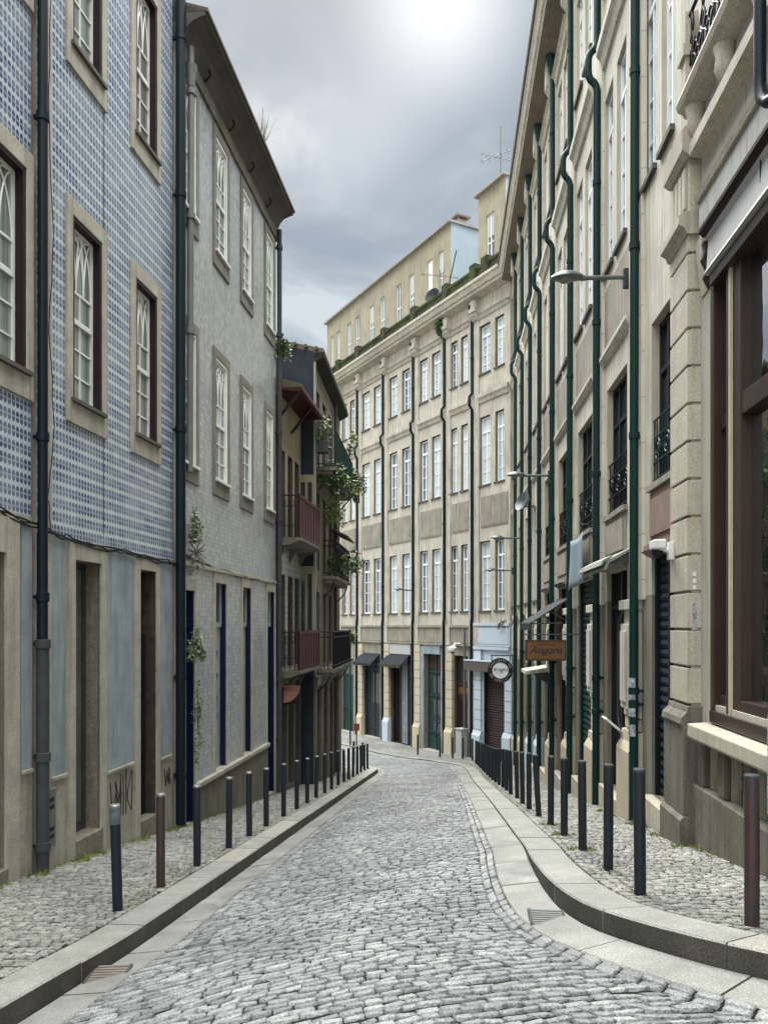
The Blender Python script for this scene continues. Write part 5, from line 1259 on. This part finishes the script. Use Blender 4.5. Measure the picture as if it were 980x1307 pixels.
# rusticated pier
ya, yb = 8.31, 8.95; xa, xb = xn(ya), xn(yb)
mb = MB(); z = -.86
while z < 4.0:
    mb.box(xa, xb, -.02, .14, z+.03, z+.40); mb.box(xa+.02, xb-.02, -.02, .095, z, z+.03); z += .40
part('rusticated_pier', mb, MT['near_stone'], shop, bevel=.008)
mb = MB(); mb.extrude_x([(0, -2.02), (.20, -2.02), (.20, -1.08), (.23, -1.04), (.22, -.98), (.16, -.92), (.145, -.86), (0, -.86)], xa-.05, xb+.03); mb.extrude_x([(0, -4), (.24, -4), (.24, -2.06), (.20, -2.02), (0, -2.02)], xa-.08, xb+.06); part('pier_base', mb, MT['granite_dark'], shop, bevel=.008)
mb = MB(); mb.extrude_x([(0, 4.14), (.16, 4.14), (.18, 4.2), (.24, 4.24), (.24, 4.34), (.18, 4.38), (0, 4.4)], xa-.04, xb+.04)
mb.box(xa, xb, -.02, .12, 4.40, 4.96); 
for u in np.linspace(xa+.12, xb-.12, 4): mb.box(u-.05, u+.05, .12, .15, 4.46, 4.9)
mb.extrude_x([(0, 4.96), (.15, 4.97), (.21, 5.02), (.22, 5.22), (.19, 5.27), (0, 5.30)], xa-.06, xb+.02); part('pier_cap', mb, MT['near_stone'], shop, bevel=.006)
# entablature over the shop window
mb = MB(); x1_ = xa-.09; x0_ = xn(3.)
mb.box(x0_, x1_, -.02, .05, 4.02, 4.40); part('stained_lintel', mb, MT['stain_band'], shop)
mb = MB(); mb.extrude_x([(0, 4.40), (.08, 4.42), (.10, 4.48), (0, 4.52)], x0_, x1_); mb.extrude_x([(0, 4.86), (.03, 4.90), (.13, 4.915), (.15, 4.925), (.15, 5.05), (.12, 5.07), (0, 5.10)], x0_, x1_); part('cornice', mb, MT['near_stone'], shop)
mb = MB(); mb.extrude_x([(0, 5.45), (.13, 5.46), (.15, 5.50), (.20, 5.53), (.22, 5.59), (.20, 5.66), (.17, 5.68), (0, 5.70)], x0_, xn(8.45)); bal = part('balcony', mb, MT['near_stone'], shop)
mb = MB()
for Y in (8.25, 7.38, 6.5):
    mb = MB(); x = xn(Y); mb.lathe([(.02, 5.12), (.07, 5.16), (.10, 5.26), (.085, 5.37), (.11, 5.455)], 12, 0, (x, .07, 0))
    part('bracket', mb, MT['near_stone'], bal, smooth=True)
mb = MB(); mb.box(xn(8.44), xn(8.28), .03, .17, 5.69, 6.5); mb.box(xn(8.47), xn(8.25), .0, .20, 6.02, 6.14); part('post', mb, MT['near_stone'], bal)
mb = MB()
for z in (5.75, 6.45): mb.tube([(xn(8.28), .12, z), (xn(3.2), .12, z)], .02, 6)
u = xn(8.2)
while u > xn(3.2):
    for k in (-1, 1):
        mb.tube([(u+k*.15*math.sin(t*1.)*(1-t/9), .12, 5.76+.074*t) for t in np.linspace(0, 9, 16)], .014, 5)
        mb.tube([(u+k*(.11+.06*math.cos(t)), .12, 5.98+.06*math.sin(t)) for t in np.linspace(0, 6.3, 10)], .012, 5)
    mb.tube([(u, .12, 5.75), (u, .12, 6.45)], .012, 5); u -= .34
part('railing', mb, MT['black'], bal)
mb = MB(); a, b = xn(5.2), xn(7.4); mb.box(a, b, -.24, -.2, 6, 9); part('window', mb, MT['glass_dark'], shop)
# shop window: maroon timber frame, fascia and glass
win = MB(); a, b = xn(w0), xn(w1)
win.box(a, b, -.20, .03, -.985, -.86); win.box(b-.10, b, -.20, .02, -.86, 3.52); win.box(a, b-.10, -.20, .06, 3.40, 3.52)
sw = part('shop_window', win, MT['wood'], shop, bevel=.008)
mb = MB(); xm = xn(7.52)
mb.box(xm-.05, xm+.05, -.19, .0, -.86, 3.40); mb.box(xn(7.33)-.08, xn(7.33)+.09, -.19, -.02, -.86, 3.40); mb.box(a, xn(7.33)-.08, -.17, -.03, 1.95, 2.15); mb.box(xm+.05, b-.10, -.17, -.05, 1.95, 2.08)
mb.box(a, xn(7.33)-.08, -.19, -.02, -.86, -.70); mb.box(xn(5.6), xn(5.4), -.19, -.02, -.70, 3.40); mb.box(xm+.05, b-.10, -.18, -.03, -.86, -.7); part('mullion', mb, MT['wood'], sw, bevel=.008)
mb = MB(); mb.box(xm-.085, xm-.055, -.02, .012, -.9, 3.40); part('bead', mb, MT['gold'], sw)
mb = MB(); mb.box(a, xn(7.33)-.07, -.135, -.12, -.72, 3.41); mb.box(xm+.05, b-.10, -.135, -.12, -.72, 3.41); part('pane', mb, MT['shop_glass'], sw)
mb = MB(); mb.box(a, b, -.21, -.20, -.98, 3.6); part('interior', mb, MT['dark_in'], sw)
mb = MB(); mb.extrude_x([(-.1, 3.52), (.10, 3.54), (.07, 3.60), (.05, 3.90), (.09, 3.94), (-.1, 3.98)], a, xn(7.92)); part('fascia', mb, MT['fascia_white'], sw)
mb = MB(); mb.extrude_x([(-.1, 3.92), (.10, 3.93), (.14, 3.97), (.14, 4.01), (-.1, 4.015)], a, b-.02); mb.box((a+b)/2+.6, (a+b)/2+.615, .05, .062, 3.58, 3.92); part('fascia_trim', mb, MT['maroon'], sw)
mb = MB(); mb.extrude_x([(0, 3.45), (.03, 3.48), (.07, 3.56), (.045, 3.64), (.09, 3.74), (.06, 3.84), (.08, 3.92), (0, 3.93)], xn(7.98), xn(8.06)); part('scroll_bracket', mb, MT['wood'], shop, smooth=False, bevel=.01)
mb = MB(); mb.extrude_x([(0, 3.45), (.015, 3.45), (.03, 3.6), (.06, 3.8), (.07, 4.02), (0, 4.02)], xn(8.06), xn(8.26)); part('corbel', mb, MT['near_stone'], shop)
# things behind and on the glass
mb = MB(); yb_ = xn(6.45)
for z0, z1 in ((.62, .95), (.38, .58), (-.02, .30), (-.35, -.08)): mb.box(xn(6.42), xn(6.0), -.118, -.112, z0, z1)
part('window_sticker', mb, MT['sticker'], sw)
mb = MB(); mb.box(xn(6.44), xn(6.1), -.118, -.110, .40, .52); part('window_label', mb, MT['gold'], sw)
e = empty('security_camera', at_wall(FN, 8.86, .14, .84), FN.rz, 'white box security camera fixed on the rusticated stone pier', 'security camera')
mb = MB(); mb.box(-.05, .05, -.02, .05, -.1, .1); mb.tube([(0, .04, .0), (0, .16, .05)], .025, 8); part('arm', mb, MT['white'], e, bevel=.006)
mb = MB(); mb.box(-.07, .16, .08, .22, .02, .13); part('housing', mb, MT['white'], e, bevel=.02)
mb = MB(); mb.lathe([(.065, .02), (.06, -.03), (.03, -.07), (.005, -.08)], 12, 0, (.06, .15, 0)); part('lens', mb, MT['black'], e, smooth=True)
mb = MB()
for i, z in enumerate((.52, .45, .38)): mb.box(xa-.006, xa-.001, .05, .085, z, z+.045)
part('sticker', mb, MT['white'], shop)
mb = MB(); mb.box(xa-.006, xa-.001, .045, .085, -.05, .24); part('paint_scrawl', mb, MT['sticker'], shop)
pipe(shop, FN, 6.05, [(.27, 13.8), (.27, 4.25)], .047, 'navy', brk=(9., 6.9))
mb = MB(); mb.tube([(xn(6.05), .27, 4.28), (xn(6.05), .27, 4.16), (xn(6.02), .265, 4.06), (xn(5.95), .25, 3.99), (xn(5.85), .24, 3.96), (xn(3.4), .24, 3.92)], .047, 12); part('drainpipe', mb, MT['navy'], shop, smooth=True)
mb = MB(); mb.extrude_x([(0, 13.9), (.6, 14.0), (.62, 14.3), (0, 14.4)], xn(YS), xn(YE)-.01); part('eave', mb, MT['near_stone'], shop)
mb = MB(); mb.poly([(xn(YS),.6,14.32),(xn(YE),.6,14.32),(xn(YE),-5,15.4),(xn(YS),-5,15.4)]); part('roof', mb, MT['roof_tile'], shop)

# ================================================================== bollards
def bollard_proto(mat, cap_m, label, worn=False, h=.9, r=.042):
    e = empty('bollard', (0,0,0), 0, label, 'bollard')
    mb = MB(); mb.lathe([(r, -.15), (r, h-.012), (r-.004, h)], 16); part('post', mb, MT[mat], e, smooth=True)
    mb = MB(); mb.lathe([(r+.0015, h-.020), (r+.0015, h-.002), (r-.004, h+.004), (r-.012, h+.004)], 16); part('rim', mb, MT[cap_m], e, smooth=True)
    if worn: mb = MB(); mb.lathe([(r+.0008, h-.16), (r+.0008, h-.021)], 16); part('worn_top', mb, MT['worn'], e, smooth=True)
    return e
ORD = ['nearest', 'second', 'third', 'fourth', 'fifth', 'sixth', 'seventh', 'eighth', 'ninth', 'tenth', 'eleventh', 'twelfth', 'thirteenth', 'fourteenth', 'fifteenth', 'sixteenth', 'seventeenth', 'eighteenth', 'nineteenth', 'twentieth', 'twenty-first', 'twenty-second', 'twenty-third', 'twenty-fourth', 'twenty-fifth', 'twenty-sixth', 'twenty-seventh']
protos = {'n': bollard_proto('bollard_navy', 'cap', 'x', True), 'r': bollard_proto('rust', 'cap', 'x'), 'b': bollard_proto('black_iron', 'cap', 'x'), 'k': bollard_proto('black_iron', 'grey_iron', 'x'), 's': bollard_proto('rust_patch', 'grey_iron', 'x', False, .9, .043)}
used = set()
def bollard(kind, x, y, z, label, group, rz=0, tilt=(0,0), s=1.):
    o = protos[kind] if kind not in used else copy_tree(protos[kind]); used.add(kind)
    o.location = (x, y, z); o.rotation_euler = (tilt[0], tilt[1], rz); o['label'] = label; o['group'] = group; o.scale = (1,1,s); return o
YLB = [6.6,7.6,8.72,10.0,11.05,12.1,13.4,14.6,15.7,16.8,18.0,19.1,20.3,21.45,22.5,23.6,24.7,25.8,26.9,28.0]
for i, Y in enumerate(YLB):
    kind = 'n' if i == 0 else 'r' if i == 1 else 'b'
    lab = 'navy bollard with a worn grey top, nearest along the tiled houses' if i == 0 else 'rusty red bollard next after the worn grey-topped one by the tiled houses' if i == 1 else f'dark iron bollard along the tiled houses, {ORD[i]} from the worn grey-topped one' if i < len(YLB)-1 else 'dark iron bollard at the very tip of the kerb where the street bends'
    bollard(kind, xbl(Y), Y, float(zl(Y)), lab, 'bollards along the tiled houses', i*1.3, (R(random.gauss(0,.5)), R(random.gauss(0,.6))))
for k, (x, y) in enumerate(((-.78, 29.0), (-1.15, 29.9), (-1.75, 31.0), (-2.35, 32.1))):
    bollard('b', x, y, float(zl(y)), f'dark bollard around the kerb tip on the side street edge, {ORD[k] if k else "first"} after the tip', 'bollards around the kerb tip', k)
xbr = lambda Y: float(np.interp(Y, [4.69,5.65,6.7,7.9,9.1,10.25,11.4,12.6,13.7,14.9,16.1,17.3,18.4,31.2], [2.2,1.845,1.915,2.0,2.09,2.18,2.25,2.33,2.42,2.53,2.6,2.70,2.79,3.62]))
YRB = [4.69,5.65,6.7,7.9,9.1,10.25,11.4,12.6,13.7,14.9,16.1,17.3,18.4,19.5,20.6,21.7,22.8,23.9,25.0,26.1,27.2,28.3,29.4,30.5]
for i, Y in enumerate(YRB):
    kind = 's' if i == 0 else 'k'
    lab = 'scratched rusty bollard in front of the stone base of the shop window' if i == 0 else 'leaning dark bollard along the shops, seventh from the scratched rusty one' if i == 6 else f'dark iron bollard along the shops, {ORD[i]} from the scratched rusty one'
    bollard(kind, xbr(Y), Y, float(zpave(xbr(Y), Y)), lab, 'bollards along the shops', i*2.1, (R(random.gauss(0,.4)), R(-3.6 if i == 6 else random.gauss(0,.6))))
for k, (px, py) in enumerate(((602.7, 971), (590.5, 969), (577.5, 968), (561.4, 966.5), (533, 963.5), (447, 951), (431.8, 945))):
    x, y, z = hit(px, py); bollard('k', x, y, z, f'dark bollard on the far pavement before the office wing, {ORD[k] if k else "first"} from its inner corner', 'bollards on the far pavement', k)
x, y, z = hit(796, 1042); bollard('k', x, y, z, 'short thick bollard leaning beside the pier of the dark doorway', 'odd bollard by the doorway', 0, (R(2), R(-2)), .78)
x, y, z = hit(446, 952); e = empty('sign_post', (x+.35, y, z), 0, 'short post with a dull red plate at the far kerb', 'sign')
mb = MB(); mb.tube([(0,0,-.1),(0,0,1.1)], .03, 8); part('post', mb, MT['black'], e); mb = MB(); mb.box(-.14, .14, -.045, -.03, .75, 1.1); part('plate', mb, MT['red_sign'], e, bevel=.01)
e = empty('sign_post', (2.955, 5.94, float(zr(5.94))), 0, 'dark sticker-covered post before the maroon shop window', 'post')
mb = MB(); mb.tube([(0,0,-.2),(0,0,1.42)], .045, 12); part('shaft', mb, MT['navy'], e, smooth=True); mb = MB(); mb.lathe([(.047, .55), (.047, 1.3)], 12); part('sticker', mb, MT['sticker'], e, smooth=True)

# ================================================================== plants
def pw(F, px, o, z): return tuple(F.W(F.px(px), o, z))
plant('wall_fern', tuple(F2.W(x2(12.35), .13, 1.75)), 'pale fern hanging beside the grey pipe under the first grey-house window', 'fern', 'leaf_pale', 420, (.10,.09,.24), .036, 8, .3, 11)
plant('wall_fern', tuple(F2.W(x2(12.30), .16, -.10)), 'leafy green fern growing out of the big dark drainpipe at door height', 'fern', 'leaf_pale', 520, (.13,.12,.18), .036, 8, .3, 12)
plant('dry_creeper', tuple(F2.W(x2(12.4), .12, 1.15)), 'dry brown creeper tangled above the blue door', 'creeper', 'dry', 160, (.22,.12,.22), .035, 30, .2, 13)
plant('wall_fern', tuple(F2.W(x2(12.12), .26, -1.55)), 'sparse ivy clinging to the lower big drainpipe', 'ivy', 'leaf', 200, (.07,.08,.7), .035, 6, 0, 14)
plant('roof_grass', tuple(F2.W(x2(15.35), .36, 9.46)), 'spiky dry grass growing on the grey house roof edge', 'grass tuft', 'dry', 60, (.10,.10,.55), .55, 3, 0, 15, kind='blades')
plant('gutter_weed', tuple(F2.W(x2(17.95), .16, 6.35)), 'bushy weed growing from the pipe at the end of the grey house', 'weed', 'leaf', 330, (.18,.18,.28), .05, 8, .1, 16)
plant('balcony_shrub', tuple(F4.W(x4(20.75), .22, 4.75)), 'tall light green shrub against the slate gable', 'shrub', 'leaf_pale', 420, (.2,.2,.5), .06, 8, 0, 17, pot=(.14,.14,.3), cen=(0,0,.35))
for i, (Y, o, z, mat, n, rad, lab) in enumerate([
    (21.2, .42, 4.25, 'leaf', 420, (.45,.30,.30), 'mass of dark leaves spilling over the nearest corner of the top green balcony'),
    (22.4, .52, 4.15, 'leaf_lime', 300, (.50,.22,.42), 'lime green plants trailing from the front of the top green balcony'),
    (23.9, .55, 4.55, 'leaf', 360, (.55,.22,.45), 'dense dark plants filling the middle of the top green balcony'),
    (25.3, .60, 4.7, 'leaf_lime', 220, (.35,.25,.45), 'upright light plants at the far end of the top green balcony'),
    (21.6, .45, 3.3, 'leaf_lime', 260, (.30,.22,.55), 'yellow green creeper hanging below the top green balcony'),
    (23.4, .42, 1.95, 'leaf_lime', 380, (.55,.28,.32), 'bright ferny plants on the middle black balcony'),
    (25.6, .48, 2.2, 'leaf', 320, (.40,.30,.42), 'dark bushy plant at the far end of the middle black balcony under the lean-to roof'),
    (25.5, .44, -.2, 'leaf_lime', 160, (.32,.22,.22), 'light green pot plant on the corner of the lowest black balcony'),
    (25.9, .45, 6.1, 'leaf_lime', 150, (.22,.22,.5), 'yellow green weed hanging from the eave of the gabled house')]):
    plant('balcony_plant', tuple(F4.W(x4(Y), o, z)), lab, 'plant', mat, int(n*1.35), rad, .06, 8, .25, 30+i, 'plants on the overgrown balconies', pot=(.16,.12,.2) if z not in (3.3, 6.1) else None)
e = empty('green_planter', tuple(F4.W(x4(25.4), .66, 4.35)), F4.rz, 'green painted planter hung outside the top balcony railing', 'planter'); mb = MB(); mb.box(-.35, .35, -.09, .09, -.35, .45); part('box', mb, MT['teal'], e, bevel=.02); mb = MB(); mb.box(-.38, .38, -.11, .11, .45, .49); part('rim', mb, MT['green'], e)
# weeds along walls, kerbs and bollards: nobody could count them
data = []; rr = random.Random(5)
def weed(x, y, z, rx, ry, n, h): data.append(blades(n, (rx, ry), h, (x, y, z-.01), rr.randint(0, 99999), .005)); 
Y = 6.6
while Y < 17.8:
    w = rr.random()
    if w < .85:
        xx = wallL(Y)+.10; weed(xx, Y, float(zl(Y)), .06, .16, int(70*w)+10, .035+.05*w*w)
    Y += rr.uniform(.12, .5)
for Y, k in ((7.35, 1.6), (8.15, 1.7), (9.0, 1.9), (9.4, 1.4), (11.6, 1.6), (10.6, 1.1)): weed(wallL(Y)+.14, Y, float(zl(Y)), .10, .2, 130, .045*k)
for Y in np.arange(7., 17., .23):
    if rr.random() < .6: weed(wallL(Y)+.07, Y, float(zl(Y)), .05, .13, 60, .03+.04*rr.random())
for Y in np.arange(6.9, 12.5, .3):
    if rr.random() < .7: weed(wallR(Y)-.16, Y, float(zr(Y)), .05, .14, 60, .03+.03*rr.random())
for i, Y in enumerate(YLB[:9]):
    weed(xbl(Y)-.02, Y+.03, float(zl(Y)), .13 if i in (1,2) else .08, .12, 90 if i in (1,2) else 40, .028)
    weed(xbl(Y)+.05, Y+.35, float(zl(Y)), .03, .25, 40, .018)
for i, Y in enumerate(YRB[:12]):
    weed(xbr(Y), Y+.02, float(zpave(xbr(Y), Y)), .16 if i in (3,4,5) else .08, .10, 230 if i in (3,4,5) else 60, .045 if i in (3,4,5) else .024)
for Y in np.arange(12, 30, .35): weed(float(ri(Y))+.06, Y, float(zr(Y)), .06, .22, 30, .03)
for Y in (8.1, 9.1, 9.7, 10.3, 11.3, 12.2): weed(wallR(Y)-.28, Y, float(zr(Y)), .08, .12, 130, .05)
o = link('weeds', leaf_mesh('weeds', data, MT['grass'])); o['kind'] = 'stuff'
data = [blades(90, (.5, .08), .14, (0,0,0), 77, .008)]
plant('ledge_weed', tuple(FF.W(fx(645), .12, .12)), 'wispy weeds growing on the ledge above the white corner shop', 'weed', 'dry', 160, (.30,.08,.14), .05, 12, .2, 78)
plant('parapet_weed', tuple(FF.W(fx(427), .25, 14.6)), 'weedy tuft at the far end of the mossy parapet', 'weed', 'leaf', 260, (.4,.25,.3), .06, 8, .1, 79)

# ================================================================== sky, sun, camera
SUN_EL, SUN_AZ = 50., -9.       # degrees; azimuth from straight ahead, negative towards the tiled houses
world = bpy.data.worlds.new('World'); scene.world = world; world.use_nodes = True
nt = world.node_tree; nt.nodes.clear()
out = nd(nt, 'ShaderNodeOutputWorld'); bg = nd(nt, 'ShaderNodeBackground'); bg.inputs['Strength'].default_value = .10
nt.links.new(bg.outputs[0], out.inputs[0])
sky = nd(nt, 'ShaderNodeTexSky', sky_type='NISHITA'); sky.sun_disc = False; sky.sun_elevation = R(SUN_EL); sky.sun_rotation = R(SUN_AZ)
tc = nd(nt, 'ShaderNodeTexCoord'); sp = nd(nt, 'ShaderNodeSeparateXYZ'); nt.links.new(tc.outputs['Generated'], sp.inputs[0])
zz = math_n(nt, 'ADD', math_n(nt, 'MAXIMUM', sp.outputs[2], 0.), .22)
cb = nd(nt, 'ShaderNodeCombineXYZ'); nt.links.new(math_n(nt, 'DIVIDE', sp.outputs[0], zz), cb.inputs[0]); nt.links.new(math_n(nt, 'DIVIDE', sp.outputs[1], zz), cb.inputs[1])
mp_ = nd(nt, 'ShaderNodeMapping'); mp_.inputs['Location'].default_value = (3.1, 1.4, 0); nt.links.new(cb.outputs[0], mp_.inputs[0])
n1 = nd(nt, 'ShaderNodeTexNoise'); setin(n1, Scale=2.7, Detail=8, Roughness=.52, Distortion=.35); nt.links.new(mp_.outputs[0], n1.inputs['Vector'])
cl = ramp(nt, n1.outputs['Fac'], [(.38, (.49,.595,.65)), (.45, (.62,.73,.775)), (.51, (.85,.945,.965)), (.58, (1.3,1.36,1.34))])
def glow(d, p, k):       # brighter thin spot in the cloud deck, by direction
    v = Vector(d).normalized(); dp = nd(nt, 'ShaderNodeVectorMath', operation='DOT_PRODUCT'); nt.links.new(tc.outputs['Generated'], dp.inputs[0]); dp.inputs[1].default_value = v
    return math_n(nt, 'MULTIPLY', math_n(nt, 'POWER', math_n(nt, 'MAXIMUM', dp.outputs['Value'], 0.), p), k)
g1 = math_n(nt, 'MULTIPLY', glow((.075, 1, .80), 330, 1.0), ramp(nt, n1.outputs['Fac'], [(.40, .62), (.50, 1.)]))
n2 = math_n(nt, 'ADD', g1, glow((-.03, 1, .62), 500, .22))
cl = mixc(nt, n2, cl, (2.9, 2.95, 2.9))
# overcast deck, brighter overhead; boosted further out of view to light the street
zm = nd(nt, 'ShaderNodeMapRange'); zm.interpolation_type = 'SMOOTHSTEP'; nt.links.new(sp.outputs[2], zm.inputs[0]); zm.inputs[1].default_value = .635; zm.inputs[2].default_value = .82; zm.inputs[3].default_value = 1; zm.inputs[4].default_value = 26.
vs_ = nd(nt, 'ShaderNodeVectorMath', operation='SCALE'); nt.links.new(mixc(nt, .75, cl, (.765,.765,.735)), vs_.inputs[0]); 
fwd = math_n(nt, 'ADD', 1., math_n(nt, 'MULTIPLY', sp.outputs[1], .22))        # the overhead boost leans towards the sun's side
bk = nd(nt, 'ShaderNodeMapRange'); bk.interpolation_type = 'SMOOTHSTEP'; nt.links.new(sp.outputs[1], bk.inputs[0]); bk.inputs[1].default_value = -.05; bk.inputs[2].default_value = -.5; bk.inputs[3].default_value = 0; bk.inputs[4].default_value = 5.  # unseen brightness added behind the camera to light the far facade
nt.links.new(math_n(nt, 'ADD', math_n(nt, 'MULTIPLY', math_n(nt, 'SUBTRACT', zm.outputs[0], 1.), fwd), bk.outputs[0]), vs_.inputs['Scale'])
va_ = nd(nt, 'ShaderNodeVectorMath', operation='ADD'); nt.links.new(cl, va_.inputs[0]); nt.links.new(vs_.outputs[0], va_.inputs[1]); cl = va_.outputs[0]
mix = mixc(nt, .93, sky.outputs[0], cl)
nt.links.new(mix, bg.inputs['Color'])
sl = bpy.data.lights.new('sun', 'SUN'); sl.energy = .9; sl.angle = R(24); sl.color = (1, .965, .91)
so = bpy.data.objects.new('sun', sl); COL.objects.link(so)
el, az = R(SUN_EL), R(SUN_AZ); dv = Vector((math.sin(az)*math.cos(el), math.cos(az)*math.cos(el), math.sin(el)))
so.rotation_euler = dv.to_track_quat('Z', 'Y').to_euler(); so.location = dv*60
cam = bpy.data.cameras.new('camera'); co = bpy.data.objects.new('camera', cam); COL.objects.link(co)
co.location = (0,0,0); co.rotation_euler = (R(90), 0, 0); cam.sensor_width = 36; cam.sensor_fit = 'AUTO'; cam.lens = FPX/1307*36; cam.shift_y = (HZ-653.5)/1307; cam.clip_start = .05; cam.clip_end = 1000
scene.camera = co
scene.view_settings.view_transform = 'Standard'; scene.view_settings.look = 'None'; scene.view_settings.gamma = 1; scene.view_settings.exposure = 2.15; scene.view_settings.use_curve_mapping = False
scene.cycles.max_bounces = 6; scene.cycles.diffuse_bounces = 4; scene.cycles.glossy_bounces = 3; scene.cycles.use_denoising = True
